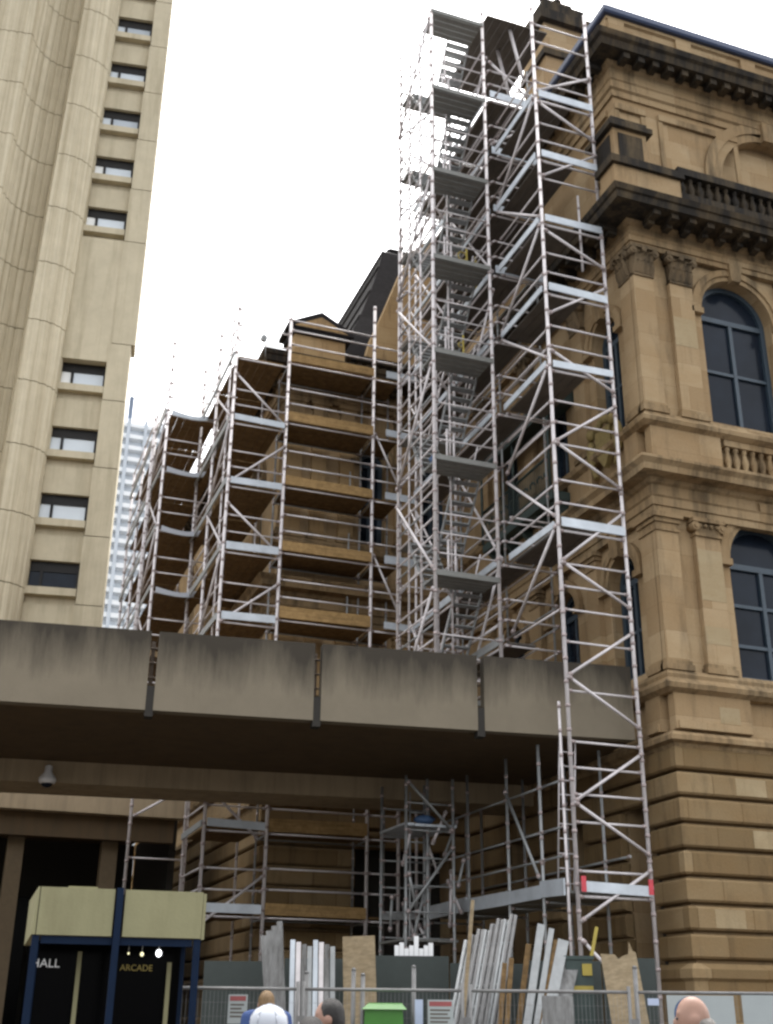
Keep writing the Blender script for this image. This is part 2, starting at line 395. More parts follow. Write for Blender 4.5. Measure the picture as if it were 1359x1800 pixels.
# ground floor wall with square-headed openings
def base_wall(F, U, opens, ztop=6.05):
    u = U[0]
    for a, b in opens:
        rect(wall, F, u, a, 0, Z_LED); rect(wall, F, a, b, ztop, Z_LED)
        d = .7
        wall.add([F(a,0,0),F(a,-d,0),F(a,-d,ztop),F(a,0,ztop)], [[0,1,2,3]]); wall.add([F(b,0,0),F(b,0,ztop),F(b,-d,ztop),F(b,-d,0)], [[0,1,2,3]])
        wall.add([F(a,0,ztop),F(a,-d,ztop),F(b,-d,ztop),F(b,0,ztop)], [[0,1,2,3]])
        m = MB(); m.fbox(F, a, b, -.78, -.7, 0, ztop)
        for k in range(3): m.fbox(F, a+(b-a)*(k+.08)/3, a+(b-a)*(k+.92)/3, -.7, -.67, .4, ztop-.5)
        m.build('door', DARK, bld)
        u = b
    rect(wall, F, u, U[1], 0, Z_LED)
base_wall(FR, (0,16), [(2.25,3.5),(6.9,8.1),(11.5,12.7)])
base_wall(SD, (0,WGY-WY), [(.95,2.15),(3.75,4.95),(6.7,7.9)])
base_wall(WG, (0,WX-WGX), [(2.45,5.3)])
base_wall(WL, (0,WLY-WGY), [])
wall.build('wall', SAND, bld)
# rusticated courses
co = MB()
runs = [[(FX,WY),(WX+12.7,WY)], [(WX+11.5,WY),(WX+8.1,WY)], [(WX+6.9,WY),(WX+3.5,WY)], [(WX+2.25,WY),(WX,WY),(WX,WY+.95)], [(WX,WY+2.15),(WX,WY+3.75)], [(WX,WY+4.95),(WX,WY+6.7)],
        [(WX,WY+7.9),(WX,WGY),(WGX+5.3,WGY)], [(WGX+2.45,WGY),(WGX,WGY),(WGX,WLY)]]
NC = 8; ch = (Z_LED - Z_PL)/NC
for k in range(NC):
    z = Z_PL + k*ch
    for rn in (runs if z+ch < 6.1 else [FULL]):
        sweep(co, rn, [(-.02,z+.05),(.03,z+.05),(.16,z+.07),(.2,z+.11),(.2,z+ch-.05),(.16,z+ch-.01),(.03,z+ch),(-.02,z+ch)])
co.build('rusticated_courses', SANDLOW, bld)
pb = MB()
for rn in runs:
    sweep(pb, rn, [(-.02,0),(.34,0),(.34,1.5),(.26,1.58),(.26,2.3),(.32,2.36),(.32,2.52),(.2,2.62),(-.02,2.62)])
pb.build('plinth', SANDLOW, bld)
# string courses and cornices
m = MB(); sweep(m, FULL, [(-.02,6.78),(.16,6.78),(.2,6.86),(.34,6.9),(.34,7.0),(.26,7.08),(.1,7.1),(.1,7.16),(-.02,7.16)]); m.build('ledge', TRIM, bld)
m = MB(); sweep(m, FULL, [(-.02,Z_BM1),(.2,Z_BM1),(.33,8.0),(.36,8.1),(.3,8.16),(.22,8.24),(.24,8.32),(.17,Z_P1),(-.02,Z_P1)]); m.build('string_course', TRIM, bld)
m = MB(); sweep(m, FULL, [(-.02,Z_E1),(.17,Z_E1),(.17,12.2),(.21,12.21),(.21,12.4),(.25,12.44),(.17,12.48),(.17,12.72),(.24,12.76),(.3,12.84),(.6,12.86),(.62,13.0),(.72,13.1),(.72,13.16),(.2,13.3),(-.02,13.3)]); m.build('cornice', TRIM, bld)
m = MB(); sweep(m, FULL, [(-.02,Z_BM2),(.22,Z_BM2),(.34,14.28),(.36,14.38),(.28,14.44),(.2,14.52),(.17,Z_P2),(-.02,Z_P2)]); m.build('string_course', TRIM, bld)
m = MB()
sweep(m, FULL, [(-.02,Z_E2),(.17,Z_E2),(.17,19.34),(.21,19.35),(.21,19.5),(.26,19.55),(.17,19.6),(.17,19.8),(.26,19.86),(.3,19.92),(-.02,19.94)], 0)
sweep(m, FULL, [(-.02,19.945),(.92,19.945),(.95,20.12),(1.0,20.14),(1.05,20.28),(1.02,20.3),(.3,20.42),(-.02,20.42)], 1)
for F, L in ((FR, 15.8), (SD, WGY-WY-.9), (WG, WX-WGX-.9), (WL, WLY-WGY-.2)):      # modillions under the soffit
    u = .15
    while u < L:
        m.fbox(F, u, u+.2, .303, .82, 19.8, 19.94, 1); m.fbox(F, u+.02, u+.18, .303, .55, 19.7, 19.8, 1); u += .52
m.build('main_cornice', [TRIM, SOOT], bld)
# pedestals under the pilaster groups
for F, sp in ((FR, [(-.1,1.8),(3.95,6.4),(8.6,11.)]), (SD, [(.2,.75),(2.3,3.5),(5.1,6.4),(8.,9.9)]), (WG, [(-.1,2.3),(3.4,4.3)]), (WL, [(.2,1.6)])):
    for a, b in sp:
        m = MB(); m.fbox(F, a, b, -.02, .2, 7.16, Z_BM1-.002); m.fbox(F, a+.05, b-.05, -.02, .26, 7.165, 7.32); m.build('pedestal', SAND, bld)
        m = MB(); m.fbox(F, a, b, -.02, .22, 13.305, Z_BM2-.002); m.build('pedestal', SAND, bld)
# pilasters
for a, b in ((-.15,.42), (.88,1.53), (4.25,4.85), (5.5,6.1), (8.9,9.5), (10.1,10.7)):
    first = a < 0
    pilaster(FR, a, b, Z_P1, Z_E1, doric if first else ionic, .42)
    pilaster(FR, a, b, Z_P2, Z_E2, corinthian, .78)
for a, b in ((-.0,.5), (2.5,3.05), (5.45,6.0), (8.4,8.95)):
    a += .003
    pilaster(SD, a, b, Z_P1, Z_E1, doric, .42); pilaster(SD, a, b, Z_P2, Z_E2, corinthian, .78)
for a, b in ((-.15,.55), (.85,1.3), (1.75,2.2), (3.55,4.05)):
    pilaster(WG, a, b, Z_P1, Z_E1, doric, .42, mat=WINGS); pilaster(WG, a, b, Z_P2, Z_E2, doric, .5, mat=WINGS)
for u0, u1, z0, z1 in ((.885,1.525,10.1,11.3), (.885,1.525,9.1,9.5), (.885,1.525,16.6,17.4), (1.0,1.5,7.35,7.7)):
    m = MB(); w_ = .15 if z0 > 8 else .2; m.fbox(FR, u0, u1, w_-.05, w_+.006, z0, z1); m.build('replacement_block', NEWST, bld)
for k, (u0, u1) in ((6,(1.2,1.95)), (4,(1.5,2.1)), (1,(.4,1.1))):
    z = Z_PL + k*ch; m = MB(); m.fbox(FR, u0, u1, .1, .204, z+.115, z+ch-.055); m.build('replacement_block', NEWST, bld)
# balustrades before the upper windows and on the main cornice
def baluster_prof(h): return [(.05,0),(.075,.04*h),(.05,.1*h),(.085,.3*h),(.09,.4*h),(.05,.7*h),(.045,.8*h),(.07,.9*h),(.06,h)]
for uc in FW[:2]:
    m = MB(); m.fbox(FR, uc-.95, uc+.95, .0, .2, 14.04, Z_BM2-.004); m.fbox(FR, uc-.95, uc+.95, .0, .22, 13.304, 13.46)
    b = m.build('balustrade', TRIM, bld)
    for k in range(8):
        q = MB(); q.lathe(FR(uc-.84+k*.24, .11, 13.46), baluster_prof(.58), 10); q.build('baluster', TRIM, b)
m = MB(); m.fbox(FR, 1.2, 15.5, .28, .56, 21.52, 21.74); m.fbox(FR, 1.2, 15.5, .3, .54, 20.44, 20.95)
for k in range(5): m.fbox(FR, 4.2+k*2.6, 4.7+k*2.6, .26, .58, 20.44, 21.8)
m.fbox(FR, 1.2, 15.5, .3, .335, 20.95, 21.52); b = m.build('balustrade', SOOT, bld)
for k in range(34):
    u = 1.36 + k*.27
    q = MB(); q.lathe(FR(u, .42, 20.95), baluster_prof(.57), 8); q.build('baluster', SOOT, b)
# corner pedestal block with its cap on the main cornice
m = MB()
m.fbox(FR, -.82, 1.1, .05, .72, 20.42, 21.12, 0); m.fbox(FR, -.92, 1.18, -.02, .82, 21.12, 21.34, 1)
m.fbox(FR, -.62, .36, -.55, .5, 21.34, 22.5, 0); m.fbox(FR, -.48, .22, .5, .53, 21.5, 22.35, 1); m.fbox(FR, -.65, -.62, -.4, .35, 21.5, 22.35, 1)
m.fbox(FR, -.76, .5, -.66, .62, 22.5, 22.66, 1); m.fbox(FR, -.66, .4, -.56, .52, 22.66, 22.84, 1); m.fbox(FR, -.45, .2, -.36, .34, 22.84, 22.95, 1)
m.build('corner_pedestal', [SAND, SOOT], bld)
# attic storey
AX, AY, AZ = 14.1, 21.1, 25.55
AT = frame(AX, AY, 0); AS = lambda u, w, z: Vector((AX-w, AY+u, z))
at = MB()
arch_bay(at, AT, 1.2, 9.0, Z_C, AZ, 4.95, 1.7, 20.9, 22.7, .3); arch_bay(at, AT, 9.0, 15.9, Z_C, AZ, 11.6, 1.7, 20.9, 22.7, .3); rect(at, AT, 0, 1.2, Z_C, AZ)
rect(at, AS, 0, 10.05, Z_C, AZ); rect(at, AT, 3.0, 6.9, Z_C, AZ, -.3); rect(at, AT, 9.6, 13.6, Z_C, AZ, -.3)
at.build('attic_wall', SAND, bld)
for uc in (4.95, 11.6):
    a = MB(); arch_ring(a, AT, uc, 22.7, 1.703, 1.95, -.02, .06, 24); arch_ring(a, AT, uc, 22.7, 1.95, 2.25, -.02, .1, 24)
    [a.fbox(AT, uc+sg*1.703, uc+sg*1.95, -.02, .06, 20.45, 22.7) for sg in (-1,1)]; [a.fbox(AT, uc+sg*1.95, uc+sg*2.25, -.02, .1, 20.45, 22.7) for sg in (-1,1)]; a.fbox(AT, uc-.22, uc+.22, -.02, .2, 24.35, 25.0); a.build('arch_moulding', TRIM, bld)
for u0, u1 in ((-.0,.95), (1.35,3.9), (6.2,8.3), (8.8,9.2)):      # raised borders of sunk panels
    tr = MB(); tr.fbox(AT, u0, u1, .0, .09, 24.1, 24.3)
    tr.fbox(AT, u0, u0+.14, .0, .05, 21.5, 24.1); tr.fbox(AT, u1-.14, u1, .0, .05, 21.5, 24.1); tr.build('panel_moulding', TRIM, bld)
for k in range(5): tr = MB(); tr.fbox(AS, .3+k*2, 1.7+k*2, .0, .09, 24.1, 24.3); tr.build('panel_moulding', TRIM, bld)
APATH = [(FX, AY), (AX, AY), (AX, WGY)]
m = MB()
sweep(m, APATH, [(-.02,24.55),(.06,24.55),(.06,24.75),(.12,24.8),(.06,24.84),(.06,25.1),(.1,25.14),(.06,25.2),(.06,25.52),(.16,25.58),(.2,25.66),(-.02,25.68)], 0)
sweep(m, APATH, [(-.02,25.685),(.62,25.685),(.66,25.9),(.74,25.96),(.78,26.12),(.7,26.16),(.1,26.3),(-.02,26.3)], 1)
for F, L in ((AT, 15.6), (AS, 10.)):
    u = .1
    while u < L: m.fbox(F, u, u+.2, .203, .55, 25.5, 25.68, 1); u += .46
m.build('attic_cornice', [TRIM, SOOT], bld)
m = MB(); sweep(m, APATH, [(-.5,26.2),(-.05,26.2),(-.05,26.6),(-.12,26.62),(-.12,27.42),(-.04,27.46),(-.04,27.56),(-.5,27.56)])
for F, L, in ((AT, 15.), (AS, 10.)):
    for k in range(8):
        u = .1+k*2.2
        if u < L-.6: m.fbox(F, u, u+.5, -.119, -.03, 26.3, 27.45)
m.build('roof_parapet', SAND, bld)
m = MB(); sweep(m, APATH, [(-1.5,27.565),(.06,27.565),(.1,27.62),(.1,27.8),(-.1,27.84),(-1.5,28.1)]); 
m.box((AX+.6,AY+.6,26.9), (FX,WGY,27.5)); m.build('roof', ROOFB, bld)
# corner chimney turret above the attic
m = MB(); m.box((14.3,24.9,27.4), (15.75,26.4,31.0), 0); m.box((14.2,24.8,29.6), (15.85,26.5,29.85), 1); m.box((14.1,24.7,31.0), (15.95,26.6,31.4), 1); m.box((14.25,24.85,31.4), (15.8,26.45,31.9), 1); m.box((14.5,25.1,31.9), (15.5,26.2,32.3), 1)
for k in (0,1): m.lathe((14.8+.5*k,25.7,32.3), [(.14,0),(.17,.1),(.13,.15),(.12,.6),(.16,.62),(.15,.72)], 10, 1)
m.build('chimney', [SAND, SOOT], bld)
# wing roof parapet, pediment block and mansard
m = MB(); m.fbox(WG, 0, WX-WGX, -.5, -.1, 20.42, 20.75, 0); m.fbox(WG, 2.0, WX-WGX, -.5, -.1, 21.15, 21.35, 1)
for k in range(14): m.fbox(WG, 2.1+.28*k, 2.24+.28*k, -.38, -.22, 20.75, 21.15, 1)
m.fbox(WL, .6, 20, -.5, -.1, 20.42, 21.2, 0)
m.build('roof_parapet', [WINGS, SOOT], bld)
m = MB(); m.fbox(WG, .15, 1.85, -.9, .02, 20.42, 21.6, 0); m.fbox(WG, .35, 1.65, .02, .06, 20.65, 21.45, 0); m.fbox(WG, .05, 1.95, -1., .12, 21.6, 21.78, 1)
m.poly([WG(-.1,.16,21.78), WG(2.1,.16,21.78), WG(2.1,.16,21.92), WG(1.0,.16,22.5), WG(-.1,.16,21.92)], (0,1.2,0), 1); m.poly([WG(.1,.17,21.83), WG(1.9,.17,21.83), WG(1.0,.17,22.3)], (0,.05,0), 0)
m.build('pediment_block', [WINGS, SLATE], bld)
m = MB()
prof = [(10.05,21.2),(10.5,22.9),(11.0,24.0),(11.5,25.4),(11.9,26.7),(12.15,27.6),(12.5,27.9)]
lo = [Vector((x, 32.2 + (x-10.05)*.8, z)) for x, z in prof]; hi = [Vector((x, 42 - (x-10.05)*.8, z)) for x, z in prof]; rt = [Vector((19 - (x-10.05), 32.2 + (x-10.05)*.8, z)) for x, z in prof]; rb = [Vector((19 - (x-10.05), 42 - (x-10.05)*.8, z)) for x, z in prof]
n = len(prof); vs = lo + rt + rb + hi; fs = []
for i in range(n-1):
    for a in range(4):
        b = (a+1) % 4; fs.append([a*n+i, b*n+i, b*n+i+1, a*n+i+1])
fs.append([n-1, 2*n-1, 3*n-1, 4*n-1]); m.add(vs, fs)
for k in range(1, n-1): m.tube(lo[k], hi[k], .06, 6)
m.tube(lo[-1], hi[-1], .12, 8); m.tube(lo[-1], rt[-1], .12, 8); m.build('mansard_roof', SLATE, bld)
m = MB(); m.box((10.0,32.1,20.42), (14.1,41.,21.25), 0); m.build('dormer_wall', WINGS, bld)
m = MB(); m.poly([Vector(p) for p in ((10.55,31.75,20.5),(13.2,31.75,20.5),(13.2,31.75,27.0),(12.35,31.75,26.2),(11.9,31.75,24.9),(11.45,31.75,23.6),(11.0,31.75,22.4))], (0,.35,0)); m.build('gable_wall', WINGS, bld)
# inner fill so nothing can be seen through
m = MB(); m.box((WX+.9,WY+.9,.2), (FX-.2,WGY,20.3)); m.box((WGX+.9,WGY+.9,.2), (FX-.2,WLY-.2,20.3)); m.box((WGX+.05,WGY+.05,20.35), (FX-.2,WLY-.2,20.41)); m.box((WX+.05,WY+.05,20.35),(FX-.2,WGY,20.41)); m.build('inner_rooms', DARK, bld)
# cast iron balcony on the courtyard side
m = MB(); m.fbox(SD, 3.4, 7.6, .0, .75, 13.75, 13.98); 
for k in range(5): m.poly([SD(3.6+k*.95,.0,13.1), SD(3.6+k*.95,.65,13.74), SD(3.6+k*.95,.0,13.74)], (0,.12,0))
b = m.build('balcony', IRONG, bld)
m = MB(); m.tube(SD(3.45,.72,15.0), SD(7.55,.72,15.0), .035); m.tube(SD(3.45,.72,14.15), SD(7.55,.72,14.15), .025)
for k in range(42): m.tube(SD(3.45+k*.1,.72,13.98), SD(3.45+k*.1,.72,15.0), .014, 5)
for k in range(10): arch_ring(m, lambda u, w, z: SD(u, w, z), 3.66+k*.41, 14.5, .12, .15, .70, .74, 8)
m.build('railing', IRONG, b)
m = MB(); m.fbox(SD, 3.3, 7.7, .0, .85, 16.55, 16.7); m.poly([SD(3.3,.85,16.7), SD(3.3,.0,17.1), SD(3.3,.0,16.7)], (0,4.4,0)); m.fbox(SD, 3.3, 7.7, .8, .86, 16.2, 16.55)
for u in (3.45, 5.5, 7.55): m.tube(SD(u,.76,14.0), SD(u,.76,16.55), .04)
m.build('balcony_roof', IRONG, b)
# carved coat of arms
m = MB(); c0 = SD(1.55, .2, 14.55)
m.poly([SD(1.2,.15,14.9), SD(1.9,.15,14.9), SD(1.9,.15,14.3), SD(1.55,.15,13.85), SD(1.2,.15,14.3)], SD(0,.15,0)-SD(0,0,0))
for s in (-1, 1):
    m.ell(SD(1.55+s*.62,.25,14.45), .12, .16, .42); m.ell(SD(1.55+s*.52,.3,14.95), .13, .13, .15); m.tube(SD(1.55+s*.6,.25,14.1), SD(1.55+s*.45,.25,13.75), .07, 8)
for k in range(5): m.ell(SD(1.25+k*.15,.25,15.05+.06*(2-abs(k-2))), .08, .08, .12)
m.ell(SD(1.55,.25,15.28), .06, .06, .12)
m.build('coat_of_arms', ORNA, bld)

# ------------------------------------------------------------------ concrete office tower on the left
OB = frame(5.0, 49.3, -9)
off = thing('office_tower', tuple(OB(-4, 0, 0)), 'beige concrete high-rise with fluted round piers and one column of small windows', 'building')
tp = lambda z, k: k*(z-36)
prof = [(-16.,1.9)]
prof += [(-6.6,1.9)]
for k in range(1, 9):   # concave sweep
    a = math.pi/2*k/8; prof.append((-6.6 + 1.75*(1-math.cos(a)), 1.9 - 2.0*math.sin(a)))
prof += [(-4.55,.95)]
for k in range(1, 10):  # convex quarter round
    a = math.pi/2*k/9; prof.append((-4.55 + 1.68*math.sin(a), .95 - 1.15*(1-math.cos(a))))
prof += [(-2.86,-.9)]
def resample(pts, step):
    out = []; carry = 0
    for a, b in zip(pts, pts[1:]):
        L = math.dist(a, b); n = max(1, round(L/step))
        for i in range(n): t = i/n; out.append((a[0]+(b[0]-a[0])*t, a[1]+(b[1]-a[1])*t))
    return out + [pts[-1]]
rp = resample(prof, .13)
def normals(p):
    o = []
    for i in range(len(p)):
        a = p[max(0,i-1)]; b = p[min(len(p)-1,i+1)]; d = (b[0]-a[0], b[1]-a[1]); l = math.hypot(*d) or 1; o.append((-d[1]/l, d[0]/l))
    return o
nn = normals(rp)
jz = [50.3 + 3.2*3 - 3.2*k for k in range(20)]
fl = MB()
def flring(z, inset):
    r_ = []
    for i, ((u, w), (a, b)) in enumerate(zip(rp, nn)):
        d = -(.055 if i % 3 == 0 else 0.) - inset
        r_.append(OB(u + a*d + tp(z,.022), w + b*d, z))
    return r_
for zt, zb in zip(jz, jz[1:]):
    if zb < 0: break
    for z0, z1, ins, mi in ((zb+.045, zt, 0, 0), (zb, zb+.045, .06, 1)):
        a = flring(z0, ins); b = flring(z1, ins); k = len(a)
        fl.add(a + b, [[i, i+1, k+i+1, k+i] for i in range(k-1)], mi)
        if mi == 0:
            c_ = flring(z0, .06); fl.add(a + c_, [[i, i+1, k+i+1, k+i] for i in range(k-1)], 0); c_ = flring(z1, .06); b2 = flring(z1, 0); fl.add(b2 + c_, [[i, i+1, k+i+1, k+i] for i in range(k-1)], 0)
fl.build('fluted_piers', [CONC, JOINT], off)
HEADS = [10.2,13.4,16.6,19.8,23.0,26.35,29.8,38.7,41.9,45.05,48.2,51.4,54.6,57.8,61.]
wl = MB(); pr_ = MB()
we = lambda z: -.93 + tp(z,.013)
for h in HEADS: 
    s_ = h-1.3; e = we(h)
    wl.fbox(OB, -4.2, e, -.75, -.06, s_-.34, s_)          # sill slab
    nxt = max([x for x in HEADS if x < h-.5], default=2.)
    top = s_-.72
    if h == 38.7:
        wl.fbox(OB, -4.2, e+.02, -.75, -.03, 29.8, top)
    else: wl.fbox(OB, -4.2, e, -.75, -.3, nxt, top)
    wl.fbox(OB, -4.2, e, -.75, -.42, top, s_-.34)
    f = MB(); f.fbox(OB, -4.2, e, -.6, -.5, h-.08, h); f.fbox(OB, -4.2, e, -.6, -.5, s_, s_+.07); f.fbox(OB, e-.1, e, -.6, -.5, s_+.07, h-.08); f.fbox(OB, -2.46+tp(h,.02), -2.34+tp(h,.02), -.6, -.5, s_+.07, h-.08)
    f.fbox(OB, -4.2, -2.46+tp(h,.02), -.58, -.52, h-.46, h-.08); f.fbox(OB, -2.34+tp(h,.02), e-.1, -.58, -.52, h-.46, h-.08)  # dark band paints in the shadow under the head, with a dark transom
    w_ = f.build('window', WFRAME, off)
    ml = -2.4+tp(h,.02)
    f = MB(); f.fbox(OB, -4.2, ml, -.595, -.57, s_+.03, h-.46); f.build('pane', DGLASS if h == 19.8 else PANE2 if h in (38.7, 41.9, 29.8) else PANE, w_)
    f = MB(); f.fbox(OB, ml, e-.05, -.595, -.57, s_+.03, h-.46); f.build('pane', DGLASS if h == 19.8 else PANE3 if h in (51.4, 45.05) else PANE, w_)
    pr_.fbox(OB, e, .2 if h > 30 else .05, -1.2, 0, (30.84 if h == 38.7 else nxt-2.05 + .04), h-2.05)
    if h == 38.7: pr_.fbox(OB, e-.1, .03, -1.2, 0, 27.79, 30.8); pr_.fbox(OB, e-.08, .0, -1.2, -.04, 30.8, 30.84, 1)
    pr_.fbox(OB, e+.02, (.2 if h > 39 else .05)-.03, -1.2, -.04, h-2.06, h-2.0, 1)
wl.build('spandrels', CONCP, off); pr_.build('corner_pier', [CONCP, JOINT], off)
m = MB(); m.fbox(OB, -18, -1.2, -14, -1.0, 0, 60); m.build('core_wall', CONCP, off)

# ------------------------------------------------------------------ distant louvred glass tower
gt = thing('glass_tower', (13, 110, 0), 'distant white glass tower with horizontal louvre bands and a mast', 'building')
m = MB(); m.box((6,110,0), (17.4,124,57.6)); m.build('glazing', LGLASS, gt)
m = MB(); k = 0
while 30 + k*1.28 < 57.8:
    z = 30 + k*1.28
    m.add([(5.8,109.98,z),(17.6,109.98,z),(17.6,109.5,z+.15),(5.8,109.5,z+.15),(5.8,109.5,z+.6),(17.6,109.5,z+.6),(17.6,109.98,z+.8),(5.8,109.98,z+.8)], [[0,1,2,3],[3,2,5,4],[4,5,6,7],[7,6,1,0]]); k += 1
m.build('louvre_bands', LOUV, gt)
m = MB()
for k in range(7): m.box((6.4+1.75*k,109.42,20), (6.75+1.75*k,109.97,57.9))
m.build('fins', LGLASS, gt)
m = MB(); m.box((11.8,111,57.6), (12.25,111.4,61.3)); m.box((11.7,110.9,57.6), (12.35,111.5,58.2)); m.build('mast', plain('grey_blue_mast', (.16,.20,.27), .6), gt)

# ------------------------------------------------------------------ footbridge
BR = frame(13.37, 21.2, -7.4)
br = thing('footbridge', tuple(BR(-8, -3, 0)), 'grey concrete footbridge with soot streaked parapet panels crossing the site', 'bridge')
GAPS = [0, -3.37, -6.79, -10.07, -13.4, -16.8, -20.2]
for a, b in zip(GAPS, GAPS[1:]):
    m = MB(); u0, u1 = b+.075, a-(.075 if a < 0 else 0)
    m.hexa([BR(u0,-.3,7.02),BR(u1,-.3,7.02),BR(u1,-.02,7.02),BR(u0,-.02,7.02),BR(u0,-.26,8.6),BR(u1,-.26,8.6),BR(u1,0,8.6),BR(u0,0,8.6)]); m.build('parapet_panel', PARA, br)
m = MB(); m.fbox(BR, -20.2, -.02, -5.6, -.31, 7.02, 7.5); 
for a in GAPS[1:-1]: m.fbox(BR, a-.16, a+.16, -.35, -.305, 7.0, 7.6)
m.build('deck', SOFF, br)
m = MB(); m.fbox(BR, -20.2, -.05, -7.3, -5.6, 6.52, 8.3); m.build('edge_beam', BEAMC, br)
m = MB()
for z in (7.75, 8.05, 8.35): m.tube(BR(-20,-.36,z), BR(-.1,-.36,z), .022)
for a in GAPS[1:-1]: m.fbox(BR, a-.05, a+.03, -.42, -.37, 7.5, 8.5)
m.build('handrail', plain('rusty_rail', (.13,.10,.075), .8), br)
for a in GAPS[1:-1]:
    m = MB(); m.fbox(BR, a-.08, a+.08, -.3, -.03, 6.9, 7.5); m.build('drain_chute', DARK, br)
for u in (-19, ):
    m = MB(); m.fbox(BR, u-.5, u+.5, -6.5, -1.5, 0, 7.02); m.build('pier', SOFF, br)
# security camera hanging under the bridge
CX_, CY_, CZ_ = 2.06, 27.95, 6.42
cam_o = thing('security_camera', (CX_,CY_,CZ_), 'white dome security camera mounted on the bridge beam at the left', 'camera')
m = MB(); m.lathe((CX_,CY_,CZ_), [(.06,0),(.17,.02),(.2,.07),(.19,.13),(.13,.21),(.09,.27),(.08,.4),(.04,.43)], 18); m.build('housing', WHITE, cam_o)
m = MB(); m.tube((CX_,CY_,CZ_+.36), (CX_+.05,CY_+.5,CZ_+.36), .03); m.build('mounting_arm', STEELD, cam_o)
m = MB(); m.ell((CX_,CY_,CZ_+.01), .13, .13, .09); m.build('dome', DGLASS, cam_o)

# ------------------------------------------------------------------ podium under the left building
pod = thing('podium_building', (0, 38, 0), 'low dark podium with concrete fascia and brown columns beneath the bridge', 'building')
m = MB(); m.box((-14,34.6,6.85), (6.5,35.0,7.5)); m.build('fascia', BEAMC, pod)
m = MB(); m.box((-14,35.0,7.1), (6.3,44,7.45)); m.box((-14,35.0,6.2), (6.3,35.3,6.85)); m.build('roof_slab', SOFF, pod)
m = MB(); m.box((-14,43,0), (6.4,43.4,7.1)); m.box((6.45,36.4,0), (6.65,43,7.1)); m.build('back_wall', DARK, pod)
for x in (1.75, 4.35, -1.2):
    m = MB(); m.box((x,35.4,GZ), (x+.45,35.9,6.2)); m.box((x-.06,35.34,GZ), (x+.51,35.96,.6)); m.build('column', BROWNC, pod)
m = MB()
for k in range(10): m.box((-8+1.4*k,42.7,GZ), (-6.75+1.4*k,42.9,5.2))
m.build('shopfront', DARKGL, pod)

# ------------------------------------------------------------------ scaffolding
def std(root, x, y, z0, z1, r=.036, mat=STEEL, dx=0, dy=0):
    m = MB(); m.tube((x,y,z0), (x+dx,y+dy,z1), r, 10)
    z = math.ceil(z0*2)/2
    while z < z1:
        t = (z-z0)/(z1-z0); m.tube((x+dx*t,y+dy*t,z-.035), (x+dx*t,y+dy*t,z+.035), r*1.3, 8, 1); z += .5
    if z0 < .3: m.box((x-.1,y-.1,z0), (x+.1,y+.1,z0+.02), 1)
    m.build('standard', [mat, COLLAR], root)
def led(root, p, q, r=.025, name='ledger', mat=STEEL):
    m = MB(); m.tube(p, q, r, 8)
    p = Vector(p); q = Vector(q); d = (q-p).normalized()
    for e, s in ((p, 1), (q, -1)): m.tube(e + d*s*.02, e + d*s*.11, r*1.5, 6, 1)
    m.build(name, [mat, COLLAR], root)
def brace(root, p, q, mat=STEEL): led(root, p, q, .034, 'brace', mat)
def toe(root, p, q, z, mat, h=.23, t=.035):
    j = random.uniform(-.025,.025); p = Vector((*p, z+j)); q = Vector((*q, z-j*.8)); h *= random.uniform(.85,1.1); d = (q-p).normalized(); nrm = Vector((-d.y, d.x, 0))*t
    m = MB(); m.hexa([p, q, q+nrm, p+nrm, p+Vector((0,0,h)), q+Vector((0,0,h)), q+nrm+Vector((0,0,h)), p+nrm+Vector((0,0,h))]); m.build('toe_board', mat, root)
def deck(root, x0, x1, y0, y1, z, mat, along='y', pw=.225):
    m = MB(); a0, a1 = (x0, x1) if along == 'y' else (y0, y1); n = max(1, int((a1-a0)/pw)); w = (a1-a0)/n
    for k in range(n):
        a = a0 + k*w + .008; b = a0 + (k+1)*w - .008; dz = random.uniform(-.006,.006)
        if along == 'y': m.box((a,y0,z-.05+dz), (b,y1,z+dz))
        else: m.box((x0,a,z-.05+dz), (x1,b,z+dz))
    m.build('deck', mat, root)

# --- A: end tower, the tall front bay
XL, XR, Y0, Y1 = 11.6, 13.25, 20.84, 23.15
A = thing('scaffold_tower', (12.4, 22, GZ), 'tall slim galvanised scaffold tower in front of the bridge end, beside the sandstone corner', 'scaffold')
std(A, XL, Y0, GZ, 26.6, .042); std(A, XR, Y0, GZ, 19.72, .042); std(A, XR-.02, Y0, 20.45, 26.9, .042)
std(A, XR-.4, Y1, 7.5, 27.2, .028, STEELD); std(A, XR-.42, Y0+.3, 18.6, 20.9, .03)
std(A, XL-.14, Y0+.12, GZ, 7.6, .03)
BL = [3.9, 11.5, 15.5, 17.58, 19.6, 21.56, 23.5]
RU = [4.25,5.18,5.72,6.25,6.77,7.82,8.87,9.58,10.1,10.62,12.05,12.6,13.5,14.05,14.6,16.05,16.6,18.1,18.65,20.9,22.1,22.65,24.0,24.5,25.4,26.0]
for z in RU: led(A, (XL,Y0,z), (XR,Y0,z), .025, 'transom')
for z in BL:
    led(A, (XL,Y0,z-.12), (XR,Y0,z-.12), .03, 'transom')
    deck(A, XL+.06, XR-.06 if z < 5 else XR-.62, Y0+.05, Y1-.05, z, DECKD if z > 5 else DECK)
    toe(A, (XR-.04,Y0-.07), (XL+.04,Y0-.07), z-.05, ALU, .2)
    if z > 5: toe(A, (XL-.06,Y0+.05), (XL-.06,Y1-.05), z-.05, ALU, .18)
for x in (XL+.03, XR-.13):
    m = MB(); m.box((x,Y0-.125,3.86), (x+.1,Y0-.1,4.15)); m.build('clamp_tag', RED, A)
